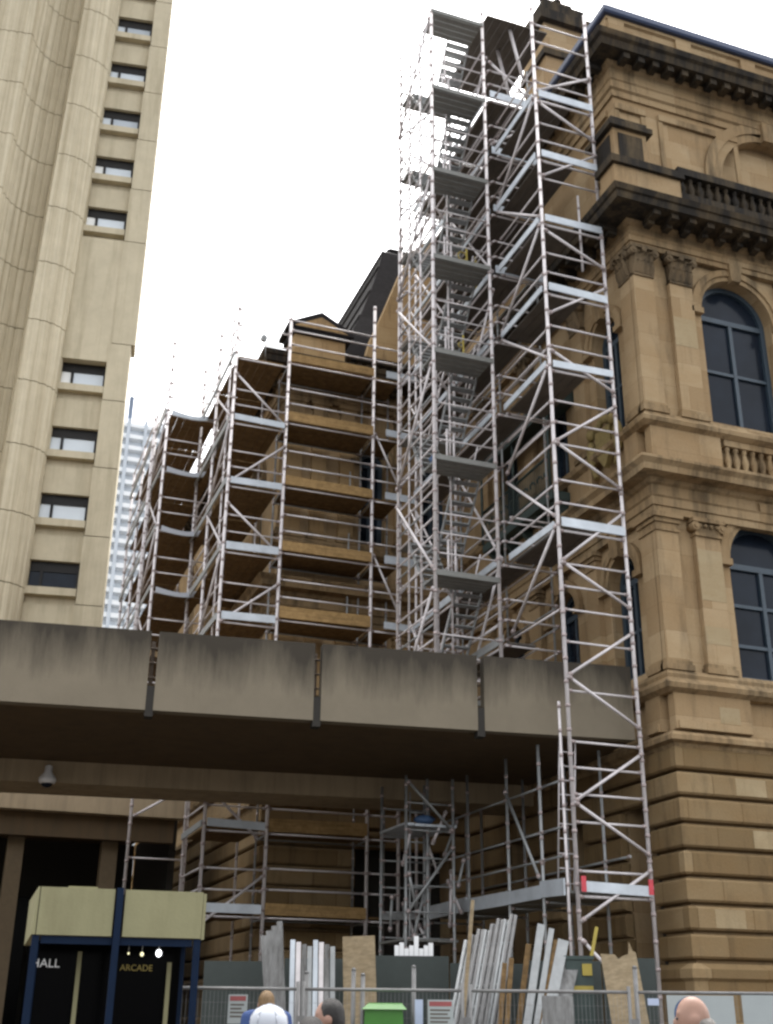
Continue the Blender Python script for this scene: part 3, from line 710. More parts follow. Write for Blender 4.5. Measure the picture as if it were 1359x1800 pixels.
for a, b in (((0,3.32),(1,4.34)),((1,4.61),(0,5.56)),((0,5.56),(1,6.64)),((1,7.14),(0,8.11)),((0,8.11),(1,9.23)),((1,9.75),(0,10.64)),((0,10.64),(1,12.03)),((1,12.59),(0,13.51)),((0,13.51),(1,14.73)),
             ((1,15.07),(0,15.9)),((0,16.88),(1,17.99)),((1,18.52),(0,19.3)),((0,20.9),(1,22.03)),((1,22.44),(0,23.3)),((0,23.65),(1,24.6))):
    brace(A, (XL if a[0] == 0 else XR, Y0-.06, a[1]), (XL if b[0] == 0 else XR, Y0-.06, b[1]))
brace(A, (XL,Y0-.06,3.0), (XR-.8,Y0-.06,2.2))
for z in (9.6, 12.0, 12.5, 13.5, 14.0, 14.6, 16.0, 16.5, 18.1, 18.6, 20.1, 20.6, 22.1, 22.6, 24.0, 24.5, 25.5): led(A, (XL,Y0,z), (XL,Y1,z))
for k, z in enumerate((9.6, 11.6, 13.6, 15.6, 17.6, 19.6, 21.6)): brace(A, (XL-.05, Y0 if k % 2 else Y1, z+.1), (XL-.05, Y1 if k % 2 else Y0, z+1.9))
for z in (15.4, 17.45, 19.5, 21.5, 23.4, 12.6, 25.4): led(A, (XL,Y1,z), (XR-.4,Y1,z), .025, 'transom')
m = MB()
for x in (11.85, 12.22): m.tube((x,22.1,3.95), (x,21.6,8.0), .02)
for k in range(14): z = 4.15+k*.29; y = 22.1-.5*(z-3.95)/4.05; m.tube((11.85,y,z), (12.22,y,z), .014, 6)
m.build('ladder', STEEL, A)

# --- B: long run down the courtyard side, standing on the bridge deck
B = thing('long_scaffold', (12.2, 26.5, 7.5), 'long scaffold run receding along the courtyard side of the sandstone building', 'scaffold')
XO, XI = 11.45, 12.85; YS = [23.25, 26.0, 28.85]
for i, y in enumerate(YS):
    if i: std(B, XO, y, 7.5 if y < 28 else GZ, 27.2 if i == 1 else 25.4); std(B, XI, y, 7.5 if y < 28 else GZ, 27.2, .03, STEELD)
    else: std(B, XI, y+.3, 7.5, 27.2, .028, STEELD)
std(B, XO, 27.4, 7.5, 26.4, .028, STEELD)
BLB = [9.55, 11.5, 15.5, 17.58, 19.6, 21.56, 23.5, 25.5]
for a, b in zip(YS, YS[1:]):
    for z in BLB:
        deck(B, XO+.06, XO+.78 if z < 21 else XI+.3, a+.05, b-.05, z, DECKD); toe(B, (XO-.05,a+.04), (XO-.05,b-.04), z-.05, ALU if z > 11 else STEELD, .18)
        for dz in (.5, 1.0): led(B, (XO,a,z+dz), (XO,b,z+dz))
        for dz in (.5, 1.0): led(B, (XI,a,z+dz), (XI,b,z+dz), .022, 'ledger', STEELD)
        led(B, (XO+.8,a,z-.1), (XO+.8,b,z-.1), .022, 'ledger', STEEL)
        led(B, (XI,a,z-.1), (XI,b,z-.1)); led(B, (XO,a,z-.1), (XO,b,z-.1), .03)
    for k, z in enumerate((8., 11.5, 15.5, 19.6, 23.4)):
        brace(B, (XO-.05, a if k % 2 else b, z), (XO-.05, b if k % 2 else a, z+3.6))
for i, y in enumerate(YS):
    for z in BLB:
        led(B, (XO,y,z-.12), (XI,y,z-.12), .025, 'transom')
        if i == 0: 
            led(B, (XO,y,z+.5), (XI,y,z+.5), .025, 'transom'); led(B, (XO,y,z+1.), (XI,y,z+1.), .025, 'transom')
for z in BLB[4:]: toe(B, (XI,YS[0]-.06), (XO,YS[0]-.06), z-.04, ALU, .22)
brace(B, (XO,YS[0]-.05,26.8), (XI,YS[0]-.05,25.7)); brace(B, (XO,YS[0]-.05,23.8), (XI,YS[0]-.05,24.9))
deck(B, XO-.1, XI+.45, 23.0, 26.0, 28.35, DECKD)
for y in (23.25, 24.1): 
    m = MB(); m.tube((XO+.75,y,28.3), (XO+1.1,y,26.6), .05); m.build('roof_prop', STEEL, B)

# --- C: stair tower
S = thing('stair_tower', (10.5, 24.4, 7.5), 'narrow scaffold stair tower with grey landings standing on the bridge, left of the long run', 'stair tower')
SX0, SX1, SY0, SY1 = 9.68, 11.28, 23.2, 25.62
std(S, SX0, SY0, 7.5, 28.6, .045); std(S, SX1, SY0, 7.5, 28.6, .045); std(S, SX0, SY1, 7.5, 28.6); std(S, SX1, SY1, 7.5, 28.6)
std(S, SX0, 24.05, 7.5, 28.2, .028); std(S, SX0, 24.85, 7.5, 28.2, .028); std(S, 10.48, 24.1, 7.5, 27.6, .026); std(S, 10.48, 24.95, 7.5, 27.6, .026)
LZ = [8.0, 10.95, 13.88, 16.82, 19.62, 22.42, 25.25, 28.05]
for i, z in enumerate(LZ):
    m = MB()
    for k in range(4): m.box((SX0+.04,SY0+.03+k*.2,z-.045), (SX1-.04,SY0+.2+k*.2,z))
    m.box((SX0,SY0-.06,z-.06), (SX1,SY0-.02,z+.07)); m.build('landing', DECK, S)
    if i < len(LZ)-1:
        h = LZ[i+1]-z; zm = z+h/2
        m = MB(); m.box((SX0+.04,SY1-.55,zm-.07), (SX1-.04,SY1-.02,zm)); m.build('landing', DECK, S)
        for (xa, xb, ya, yb, za, zb) in ((SX0+.08, SX0+.74, SY0+.82, SY1-.55, z, zm), (SX1-.74, SX1-.08, SY1-.55, SY0+.82, zm, LZ[i+1])):
            m = MB()
            for x in (xa, xb):
                m.hexa([Vector((x-.02,ya,za-.13)),Vector((x+.02,ya,za-.13)),Vector((x+.02,ya,za)),Vector((x-.02,ya,za)),Vector((x-.02,yb,zb-.13)),Vector((x+.02,yb,zb-.13)),Vector((x+.02,yb,zb)),Vector((x-.02,yb,zb))])
            m.build('stringer', STEELD, S)
            m = MB()
            for k in range(7):
                t = (k+.5)/7; y = ya+(yb-ya)*t; zz = za+(zb-za)*t; m.box((xa+.02,y-.1,zz-.03), (xb-.02,y+.1,zz))
            m.build('treads', STEELD, S)
            m = MB(); m.tube((xa if xa < 10 else xb,ya,za+.95), (xa if xa < 10 else xb,yb,zb+.95), .02); m.build('handrail', STEEL, S)
        for dz in (.5, 1.0, 1.5): led(S, (SX0,SY0,z+dz), (SX1,SY0,z+dz), .02, 'guardrail')
        for dz in (.32, .64, .96, 1.4, 1.75, 2.1, 2.45): led(S, (SX0,SY0,z+dz), (SX0,SY1,z+dz), .024, 'guardrail', STEELD if dz in (.64, 1.75) else STEEL)
        led(S, (SX0,SY1,z+.5), (SX1,SY1,z+.5), .02, 'guardrail'); led(S, (SX0,SY1,z+1.9), (SX1,SY1,z+1.9), .02, 'guardrail')
        m = MB(); m.tube((10.2,SY0+.45,z), (10.2,SY0+.45,z+1.05), .028); m.tube((10.45,SY0+.6,z), (10.45,SY0+.6,z+1.05), .028); m.tube((10.2,SY0+.45,z+1.05),(10.45,SY0+.6,z+1.05), .02); m.build('newel_post', STEEL, S)
        if i < 7: brace(S, (SX0-.05,SY0 if i % 2 else SY1,z+.1), (SX0-.05,SY1 if i % 2 else SY0,z+2.6)); led(S, (SX1,SY0,z+1.9), (SX1,SY1,z+1.9)); led(S, (SX1,SY0,z+.9), (SX1,SY1,z+.9)); brace(S, (SX0,SY1+.05,z+.2), (SX1,SY1+.05,z+2.3))
        if i in (1, 3, 5): brace(S, (SX1,SY1+.05,z+.2), (SX0,SY1+.05,z+2.4))
# --- D: far wing front scaffold
D = thing('wing_front_scaffold', (9.5, 30, GZ), 'scaffold with brown timber decks across the far wing front of the sandstone building', 'scaffold')
WXS = [7.65, 10.33, 11.2]
for x, zt in zip(WXS, (21.2, 22.1, 25.3)): std(D, x, 29.5, GZ, zt, .047)
for x in WXS: std(D, x+.05, 30.75, GZ, 19.6, .03, STEELD)
WLV = [3.95, 5.96, 11.6, 13.55, 15.55, 17.6, 19.6]
for z in WLV:
    for a, b in zip(WXS, WXS[1:]):
        deck(D, a+.05, b-.05, 29.55, 30.85, z, PLANK, 'x')
        if b < 11: toe(D, (b-.03,29.43), (a+.03,29.43), z-.06, TOEW, .3, .04)
        else: toe(D, (b+.5,29.36), (a+.35,29.36), z-.06, ALU if z > 6 else STEELD, .22, .04)
        for dz in ((.55, 1.05) if z != 5.96 else (.5, .95)): led(D, (a,29.5,z+dz), (b,29.5,z+dz), .026)
        led(D, (a,30.75,z-.1), (b,30.75,z-.1), .024, 'ledger', STEELD); led(D, (a,29.5,z-.12), (b,29.5,z-.12))
    for x in WXS[:2]: led(D, (x,29.5,z-.14), (x+.05,30.75,z-.14), .024, 'transom', STEELD)
for z in (21.0, 20.15): led(D, (7.65,29.5,z), (10.33,29.5,z))
m = MB()
for z in (11.6, 13.55, 15.55): m.tube((9.9,30.3,z), (9.9,30.3,z+1.1), .025)
m.build('guard_posts', STEELD, D)
for z in (11.8, 15.7): brace(D, (10.4,29.55,z+2.), (11.2,29.55,z+.3)); 
# --- E: scaffold wrapping the left end of the wing
E_ = thing('wing_end_scaffold', (6.8, 32, GZ), 'scaffold bay with white toe boards wrapping the left end of the far wing', 'scaffold')
EY = [29.5, 32.0, 34.4]
for y in EY:
    std(E_, 6.05, y, GZ if y < 34 else 7.5, 21.4 if y < 30 else 21.6, .045); 
    if y > 30: std(E_, 7.5, y, GZ if y < 34 else 7.5, 21.3, .034)
std(E_, 6.05, 30.2, 7.5, 21.3, .03)
ELV = [3.95, 5.96, 11.36, 13.35, 15.32, 17.3, 19.45]
for z in ELV:
    for a, b in zip(EY, EY[1:]):
        if z < 7 and a > 31: continue
        deck(E_, 6.1, 7.5, a+.05, b-.05, z, PLANK); toe(E_, (6.0,a), (6.0,b), z-.05, STEELD, .18)
        for dz in (.5, 1.0): led(E_, (6.05,a,z+dz), (6.05,b,z+dz))
    led(E_, (6.05,29.5,z-.12), (7.65,29.5,z-.12), .025, 'transom')
    if z < 19: toe(E_, (7.58,29.42), (6.1,29.42), z-.04, ALU, .2)
    for dz in (.5, 1.0): led(E_, (6.05,29.5,z+dz), (7.65,29.5,z+dz), .024, 'transom')
led(E_, (6.05,29.5,21.0), (7.65,29.5,21.0), .02, 'transom')
for a, b in (((6.05,18.8),(7.65,17.3)), ((7.65,16.7),(6.05,15.3)), ((6.05,14.7),(7.65,13.3)), ((7.65,12.5),(6.05,11.2)), ((7.65,4.85),(6.05,3.6)), ((6.05,6.9),(7.4,5.7))):
    brace(E_, (a[0],29.43,a[1]), (b[0],29.43,b[1]))
for k, z in enumerate((11.4, 13.4, 15.4, 17.4)): brace(E_, (6.0,29.5 if k % 2 else 32,z), (6.0,32 if k % 2 else 29.5,z+1.9))
# --- G: rear scaffold on the podium
G_ = thing('rear_scaffold', (5.7, 38, 7.5), 'farthest scaffold, left of the wing, with sagging white sheets along its decks', 'scaffold')
GY = [33.8, 36.3, 38.8, 41.2]
for i, y in enumerate(GY):
    std(G_, 4.85, y, GZ if i == 0 else 7.45, 22.4 if i == 0 else 20.5, .045); std(G_, 6.45, y, GZ if i == 0 else 7.45, 20.6, .04)
std(G_, 4.55, 34.6, 7.45, 19.6, .03); std(G_, 4.72, 35.5, 7.45, 19.4, .03)
for z in (9.5, 11.45, 13.42, 15.42, 17.44, 19.45):
    for a, b in zip(GY, GY[1:]):
        deck(G_, 4.95, 6.4, a+.05, b-.05, z, PLANK)
        for dz in (.55, 1.05): led(G_, (4.85,a,z+dz), (4.85,b,z+dz))
        toe(G_, (4.8,a), (4.8,b), z-.05, STEELD, .18)
    for dz in (-.1, .55, 1.05): led(G_, (4.85,33.8,z+dz), (6.45,33.8,z+dz), .024, 'transom')
    m = MB(); vs = []; n = 12       # sheet sagging over the deck edge
    for k in range(n+1):
        t = k/n; x = 4.95+1.45*t; s = -.10*math.sin(math.pi*t)+.32*max(0,t-.55)**1.3
        vs += [Vector((x,33.7,z-.12+s*.6)), Vector((x,33.7,z+.06+s)), Vector((x,33.76,z+.06+s)), Vector((x,33.76,z-.12+s*.6))]
    fs = [[4*k+j, 4*k+(j+1) % 4, 4*k+4+(j+1) % 4, 4*k+4+j] for k in range(n) for j in range(4)] + [[0,1,2,3],[4*n+3,4*n+2,4*n+1,4*n]]
    m.add(vs, fs); m.build('edge_sheet', TRIM if z in (9.5, 11.45) else CLOTHW if z in (13.42,15.42,17.44) else ALU, G_)
for k, z in enumerate((9.6, 11.6, 13.5, 15.5, 17.5)): brace(G_, (4.8,33.8 if k % 2 else 36.3,z), (4.8,36.3 if k % 2 else 33.8,z+1.9))
brace(G_, (4.9,33.72,6.7), (6.35,33.72,7.6)); led(G_, (4.85,33.8,5.6), (6.45,33.8,5.6), .024, 'transom')
# --- H: low scaffold under the bridge
H = thing('low_scaffold', (12, 25, GZ), 'low grey scaffold and platform under the bridge, running back from the tower base', 'scaffold')
HY = [21.95, 23.5, 25.6, 28.0]
for y in HY: std(H, 11.45, y, GZ, 6.9, .034, STEELD); std(H, 12.9, y, GZ, 6.9, .034, STEELD)
for a, b in zip([20.95]+HY, HY):
    deck(H, 11.5, 12.85, a+.03, b-.03, 3.9, DECK); toe(H, (11.4,a), (11.4,b), 3.82, ALU, .3)
    for z in (4.55, 5.1, 6.0): led(H, (11.45,a,z), (11.45,b,z), .024, 'ledger', STEELD)
    led(H, (12.9,a,4.6), (12.9,b,4.6), .024, 'ledger', STEELD)
brace(H, (11.4,22,4.2), (11.4,23.5,6.2), STEELD)
for y in HY: led(H, (11.45,y,3.75), (12.9,y,3.75), .024, 'transom', STEELD)
# --- I: ground level stair unit under the bridge
I_ = thing('ground_stair_unit', (10.6, 25.5, GZ), 'tangled steel stair unit with ladder rungs under the bridge, left of the low platform', 'stair tower')
for x, y in ((9.75,25.2), (9.75,26.8), (10.9,25.2), (10.9,26.8), (10.35,25.4), (10.6,26.2)): std(I_, x, y, GZ, 6.7, .034, STEELD)
for z in (3.2, 3.75, 4.3, 4.9, 5.5, 6.1): led(I_, (9.75,25.2,z), (10.9,25.2,z), .02, 'transom', STEELD); led(I_, (9.75,26.8,z+.1), (10.9,26.8,z+.1), .02, 'transom', STEELD)
m = MB()
for k in range(16): z = 1. + k*.33; m.tube((10.0,25.6,z), (10.42,25.6,z), .018, 6)
for x in (10., 10.42): m.tube((x,25.6,.3), (x,25.6,6.4), .022)
m.build('ladder', STEELD, I_)
for a, b in (((9.75,3.),(10.9,1.6)), ((10.9,5.2),(9.75,3.7)), ((9.75,6.6),(10.9,5.5))): brace(I_, (a[0],25.15,a[1]), (b[0],25.15,b[1]), STEELD)
rq = random.Random(4)
for k in range(14):
    p = (rq.uniform(9.7,11.2), rq.uniform(25.1,26.9), rq.uniform(2.6,5.4)); brace(I_, p, (p[0]+rq.uniform(-.5,.5), p[1]+rq.uniform(-.4,.4), min(6.8, p[2]+rq.uniform(.5,1.4))), STEEL if k % 2 else STEELD)
deck(I_, 9.7, 11.0, 25.2, 26.8, 5.65, ALU); deck(I_, 9.7, 11.0, 25.2, 26.8, 3.2, DECK)
# odds and ends on the scaffold
def blob(c, r, seed, sq=(1,1,1)):
    rnd = random.Random(seed); m = MB(); m.ell(c, r*sq[0], r*sq[1], r*sq[2], 18, 12); ph = [rnd.uniform(0,6) for _ in range(6)]
    c = Vector(c)
    for i, p in enumerate(m.v):
        d = p - c; k = 1 + .13*math.sin(9*d.x/r+ph[0]) * math.cos(7*d.z/r+ph[1]) + .1*math.sin(11*d.y/r+ph[2]); m.v[i] = c + d*k
    return m
single('folded_tarpaulin', blob((10.25,25.35,5.76), .14, 1, (1.7,.9,.75)), BLUE, 'crumpled blue tarpaulin lying on the small platform under the bridge', 'tarpaulin')
single('folded_tarpaulin', blob((9.95,23.7,14.05), .16, 2, (1.2,.9,1.)), BLUE, 'blue bundle on a stair tower landing halfway up', 'tarpaulin')
gw = thing('gin_wheel', (6.85, 29.55, 20.0), 'small pulley wheel hoist hung above the top deck of the wing end scaffold', 'hoist')
m = MB(); m.tube((6.85,29.5,20.2), (6.85,29.62,20.2), .1, 18); m.build('wheel', STEELD, gw)
m = MB(); m.tube((6.85,29.56,20.2), (6.85,29.56,20.52), .02); m.tube((6.85,29.46,20.2), (6.85,29.66,20.2), .02); m.tube((6.92,29.56,20.1), (6.92,29.56,19.6), .012); m.build('hook', STEELD, gw)
for i, (x, y, z, lab) in enumerate(((11.0,24.0,19.62,'yellow gate post with loop on the stair landing level with the upper cornice'), (11.4,24.3,19.62,'slim yellow post on the deck just right of the looped gate post'), (10.85,24.0,16.82,'yellow gate post on the stair landing one storey below the looped post'))):
    t = thing('safety_gate', (x,y,z), lab, 'gate'); 
    m = MB(); m.tube((x,y,z), (x,y,z+1.15), .03); m.build('post', YEL, t)
    m = MB()
    for k in range(10):
        a, b = 2*math.pi*k/10, 2*math.pi*(k+1)/10; rr = .13 if i == 0 else .07
        m.tube((x-rr+rr*math.cos(a),y,z+.85+rr*math.sin(a)), (x-rr+rr*math.cos(b),y,z+.85+rr*math.sin(b)), .022, 6)
    m.build('latch_loop', YEL if i < 2 else GOLD, t)

# ------------------------------------------------------------------ street level, laid out across the view direction
TH = 20.28; HD = Vector((math.sin(R(TH)), math.cos(R(TH)), 0)); RT = Vector((math.cos(R(TH)), -math.sin(R(TH)), 0))
def SP(s, d, z): return HD*d + RT*s + Vector((0,0,z))
# hoarding boards
HL = ['dark green hoarding board at the left end, behind white bundled planks', 'dark green hoarding board behind the metal planks and plywood sheet', 'dark hoarding board below the white plank ends', 'dark hoarding board hidden behind the stacked tubes', 'dark hoarding board right of the leaning boards, behind the yellow timber', 'dark green hoarding board against the rusticated stone corner']
hs = [-2.85,-1.6,-.2,.98,2.2,3.35,4.2]
for k, (a, b) in enumerate(zip(hs, hs[1:])):
    t = thing('hoarding_board', SP((a+b)/2, 19.6, GZ), HL[k], 'hoarding', 'hoarding boards behind the fence'); top = 2.4+.05*(k % 3)
    F = lambda u, w, z: SP(u, 19.6 - w, z)
    m = MB(); m.fbox(F, a+.01, b-.01, -.02, .02, GZ, top); m.build('panel', HOARD, t)
    m = MB(); m.fbox(F, a+.03, a+.11, -.1, -.021, GZ, top-.05); m.fbox(F, b-.11, b-.03, -.1, -.021, GZ, top-.05); m.fbox(F, a+.11, b-.11, -.08, -.021, 1.2, 1.3); m.build('brace_frame', PLANK, t)
# leaning planks
def plank(s0, s1, d0, d1, ztop, w, t, mat, name, label, cat, group=None, z0=GZ, hooks=False, notch=None):
    """board whose foot is at (s0,d0) and whose head at (s1,d1,ztop)"""
    a = SP(s0,d0,z0); b = SP(s1,d1,ztop); ax = (b-a); L = ax.length; ax.normalize(); side = (RT - ax*RT.dot(ax)).normalized(); nn_ = side.cross(ax)
    P = lambda u, v, l: a + side*u + nn_*v + ax*l
    m = MB()
    if notch:
        pts = [(-w/2,0),(w/2,0),(w/2,L),(w*.42,L+.02),(w*.36,L+.16),(w*.28,L-.02),(w*.1,L-.05),(-.02*w,L-.09),(-.1*w,L-.02),(-w/2,L)]
        m.poly([P(u,0,l) for u, l in pts], nn_*t)
    elif hooks:
        for u in (-w/2, w/2): m.tube(P(u,0,0), P(u,0,L), .03, 8)
        k = .25
        while k < L: m.tube(P(-w/2,0,k), P(w/2,0,k), .022, 6); k += .3
        m.box((0,0,0),(0,0,0)) if False else None
    else:
        m.hexa([P(-w/2,0,0),P(w/2,0,0),P(w/2,t,0),P(-w/2,t,0),P(-w/2,0,L),P(w/2,0,L),P(w/2,t,L),P(-w/2,t,L)])
        if mat in (ALUD, STEEL, STEELD):   # folded edges of metal planks
            for u in (-w/2, w/2-.02): m.hexa([P(u,-.045,.02),P(u+.02,-.045,.02),P(u+.02,-.001,.02),P(u,-.001,.02),P(u,-.045,L-.02),P(u+.02,-.045,L-.02),P(u+.02,-.001,L-.02),P(u,-.001,L-.02)])
    return single(name, m, mat, label, cat, group)
ga = 'white planks leaning at the left of the hoarding'
lab = ['leftmost white aluminium plank of the tilted bundle, shortest', 'second white plank in the tilted bundle by the left hoarding', 'third white plank in the tilted bundle, grey tinted', 'rightmost and tallest white plank of the tilted bundle']
for k in range(4):
    plank(-1.52+.055*k, -1.85+.075*k, 18.3, 18.7+.02*k, 2.72+.07*k, .085, .03, ALUD, 'scaffold_plank', lab[k], 'plank', ga)
ga = 'metal planks stacked upright left of the plywood'
nth = ['first','second','third','fourth','fifth','sixth','seventh','eighth']
for k in range(8):
    plank(-1.33+.085*k, -1.4+.085*k, 18.2, 18.62+.012*(k % 3), 2.66-.03*(k % 4), .07, .03, (ALU, STEEL, ALUD, STEELD)[k % 4], 'scaffold_plank', f'{nth[k]} upright metal plank from the left in the stack beside the tan plywood', 'plank', ga)
plank(-.30, -.42, 18.0, 18.6, 2.72, .48, .018, PLYD, 'plywood_sheet', 'plain tan plywood sheet leaning upright at the middle of the hoarding', 'plywood')
ga = 'white plank ends above the dark hoarding'
for k in range(8):
    z1 = 2.66 + .05*math.sin(k*2.1) + (.1 if k == 4 else 0)
    plank(.16+.075*k, .16+.077*k, 19.75, 19.78, z1, .07, .05, WHITE, 'scaffold_plank', f'{nth[k]} white plank end from the left standing up behind the dark hoarding', 'plank', ga)
plank(.93, 1.3, 17.9, 18.7, 3.25, .055, .04, PLYD, 'timber_batten', 'long thin pale timber batten leaning left of the tube stack, tallest', 'batten')
ga = 'grey scaffold ladders leaning in a row'
for k in range(8):
    plank(.62+.09*k, 1.22+.1*k, 17.9+.03*k, 18.75, 2.68+.05*k+.03*(k % 3), .062, .03, TUBEG if k % 3 else STEELD, 'scaffold_ladder', f'{nth[k]} from the left of the grey scaffold ladders leaning on the hoarding', 'ladder', ga, hooks=True)
for k, (s0, s1, zt) in enumerate(((1.42,1.72,2.35), (1.52,1.82,2.42))):
    plank(s0, s1, 17.7, 18.3, zt, .07, .03, PLANK, 'timber_batten', ('brown timber batten in front of the scaffold ladders, lower one', 'brown timber batten in front of the scaffold ladders, higher and further right')[k], 'batten')
dd = [(1.85,2.1,2.62,.08,PLANK,'dark brown board, first of the right tilted group'),(1.98,2.3,2.9,.11,STEELD,'grey board topping the right tilted group'),(2.12,2.45,2.84,.08,STEELD,'thin grey board tilted beside the tallest one'),(2.08,2.52,2.68,.09,PLANK,'pale edged timber board crossing the tilted group'),(2.22,2.62,2.68,.16,STEELD,'broad grey board at the right of the tilted group'),(2.4,2.75,2.42,.2,ALUD,'short wide white board at the right end of the tilted group')]
for k, (s0, s1, zt, w, mt, lb) in enumerate(dd): plank(s1-.19*zt-.07*k, s1, 17.75-.05*k, 18.5, zt, w, .035, mt, 'leaning_board', lb, 'board', 'boards tilted left of the tower base')
plank(2.33, 2.36, 17.3, 17.5, 1.9, .42, .02, ALUD, 'wall_board', 'light grey panel standing low in front of the tilted boards', 'panel')
plank(2.5, 3.24, 18.9, 19.2, 2.92, .05, .045, YEL, 'timber_prop', 'yellow timber prop rising behind the torn board', 'prop')
plank(3.5, 3.38, 17.4, 18.3, 2.5, .52, .02, PLYD, 'torn_board', 'large pale board with a torn top edge in front of the tower foot', 'board', notch=True)
bx = thing('equipment_box', SP(2.85,18.6,GZ), 'dark green equipment box with a yellow stripe at the tower foot', 'box')
F = lambda u, w, z: SP(u, 18.8-w, z)
m = MB(); m.fbox(F, 2.62, 3.02, 0, .4, GZ, 2.42); m.fbox(F, 2.6, 3.04, -.02, .42, 2.42, 2.47); m.build('body', IRONG, bx)
m = MB(); m.fbox(F, 2.63, 3.01, .4, .415, 1.98, 2.06); m.build('stripe', YEL, bx)
m = MB(); m.fbox(F, 2.86, 3.0, .401, .43, 2.2, 2.36); m.build('handle', YEL, bx)
# site fence
for k, s in enumerate((-3.17,-1.09,1.01,3.11)):
    lb = ['left mesh fence panel beside the booth, carrying a small red and white sign', 'mesh fence panel in front of the metal planks and plywood sheet', 'mesh fence panel in front of the leaning scaffold ladders', 'right mesh fence panel carrying the large white notice boards'][k]
    t = thing('mesh_fence', SP(s+1.05,16,GZ), lb, 'fence', 'temporary mesh fence panels'); F = lambda u, w, z: SP(s+u, 16-w, z)
    m = MB()
    for u in (.05, 2.05): m.tube(F(u,0,GZ), F(u,0,2.02 if k != 2 else 2.0), .024)
    m.tube(F(.05,0,1.93), F(2.05,0,1.93), .02); m.tube(F(.05,0,.3), F(2.05,0,.3), .02); m.build('frame', TUBEG, t)
    m = MB()
    for q in range(1, 40): m.tube(F(.05+q*.05,0,.3), F(.05+q*.05,0,1.93), .0018, 4)
    for q in range(1, 10): m.tube(F(.05,0,.3+q*.163), F(2.05,0,.3+q*.163), .0018, 4)
    m.build('wire_mesh', TUBEG, t)
    for u in (.0, 2.1):
        m = MB(); m.fbox(F, u-.1, u+.1, -.3, .3, GZ, GZ+.12); m.build('foot_block', BEAMC, t)
    m = MB(); m.fbox(F, 2.05, 2.15, -.03, .03, 1.55, 1.62); m.build('coupling_clip', TUBEG, t)
for k, (s, zt) in enumerate(((-1.02,2.12), (-.3,2.1), (-.42,2.16), (.35,2.2), (3.18,2.22))):
    m = MB(); m.tube(SP(s,16.12,GZ), SP(s,16.12,zt), .03); m.lathe(SP(s,16.12,zt), [(.034,0),(.02,.03)], 10)
    single('fence_post', m, TUBEG, ['steel post by the metal planks, behind the fence','steel post just left of the plywood sheet, taller one behind','short steel post at the plywood sheet edge','steel post beside the green cover','steel post before the torn board'][k], 'post', 'steel posts along the fence')
def sign(s0, s1, z0, z1, d, label, deco):
    t = thing('sign', SP((s0+s1)/2, d, z0), label, 'sign'); F = lambda u, w, z: SP(u, d-w, z)
    m = MB(); m.fbox(F, s0, s1, 0, .012, z0, z1); m.build('board', WHT, t); deco(F, t)
def deco_red(F, t, s0, s1, z0, z1):
    m = MB(); m.fbox(F, s0+.02, s1-.02, .012, .015, z1-.075, z1-.02); m.build('header', REDD, t)
    m = MB()
    for k in range(4): m.fbox(F, s0+.03, s1-.04-.03*(k % 2), .012, .015, z1-.13-.045*k, z1-.11-.045*k)
    m.build('print_lines', DECKD, t)
sign(-1.98,-1.74,1.52,1.86,15.95,'small red headed warning sign on the fence near the booth', lambda F, t: deco_red(F, t, -1.98,-1.74,1.52,1.86))
sign(.52,.84,1.5,1.82,15.95,'small warning sign with red heading on the fence below the scaffold ladders', lambda F, t: deco_red(F, t, .52,.84,1.5,1.82))
def deco_blue(F, t):
    m = MB(); c = F(3.8,.02,1.68)
    for k in range(24):
        a, b = 2*math.pi*k/24, 2*math.pi*(k+1)/24; P = lambda r, x, w: F(3.8+r*math.cos(x), w, 1.68+r*math.sin(x))
        m.hexa([P(.13,a,.012),P(.13,b,.012),P(.13,b,.016),P(.13,a,.016),P(.2,a,.012),P(.2,b,.012),P(.2,b,.016),P(.2,a,.016)])
    m.build('blue_ring', BLUE, t)
sign(3.52,4.36,1.1,1.9,15.95,'large white notice board with a blue ring on the fence at the right', deco_blue)
sign(4.46,5.3,1.1,1.91,15.95,'white notice board on the fence at the right edge', lambda F, t: None)
m = MB(); F = lambda u, w, z: SP(u, 15.7-w, z)
m.hexa([F(-.3,-.5,GZ),F(.3,-.5,GZ),F(.3,.3,GZ),F(-.3,.3,GZ),F(-.26,-.45,1.7),F(.2,-.45,1.7),F(.2,.25,1.7),F(-.26,.25,1.7)])
gb = thing('wheelie_bin', SP(0,15.7,GZ), 'bright green lidded bin at the foot of the plywood sheet', 'bin')
m.build('body', GREEN, gb); m = MB(); m.hexa([F(-.3,-.5,1.7),F(.25,-.5,1.7),F(.25,.3,1.7),F(-.3,.3,1.7),F(-.22,-.45,1.78),F(.2,-.45,1.78),F(.2,.22,1.76),F(-.22,.22,1.76)]); m.build('lid', GREEN, gb)
# small blue and white notices
m = MB(); F = lambda u, w, z: SP(u, 15.95-w, z); m.fbox(F, .36, .46, 0, .012, 1.45, 1.82); single('notice', m, CLOTHL, 'narrow pale blue notice on the fence right of the green bin', 'sign')
m = MB(); m.fbox(F, 3.28, 3.42, 0, .012, 1.78, 1.86); single('notice', m, CLOTHL, 'tiny pale notice on the fence between torn board and white notice board', 'sign')

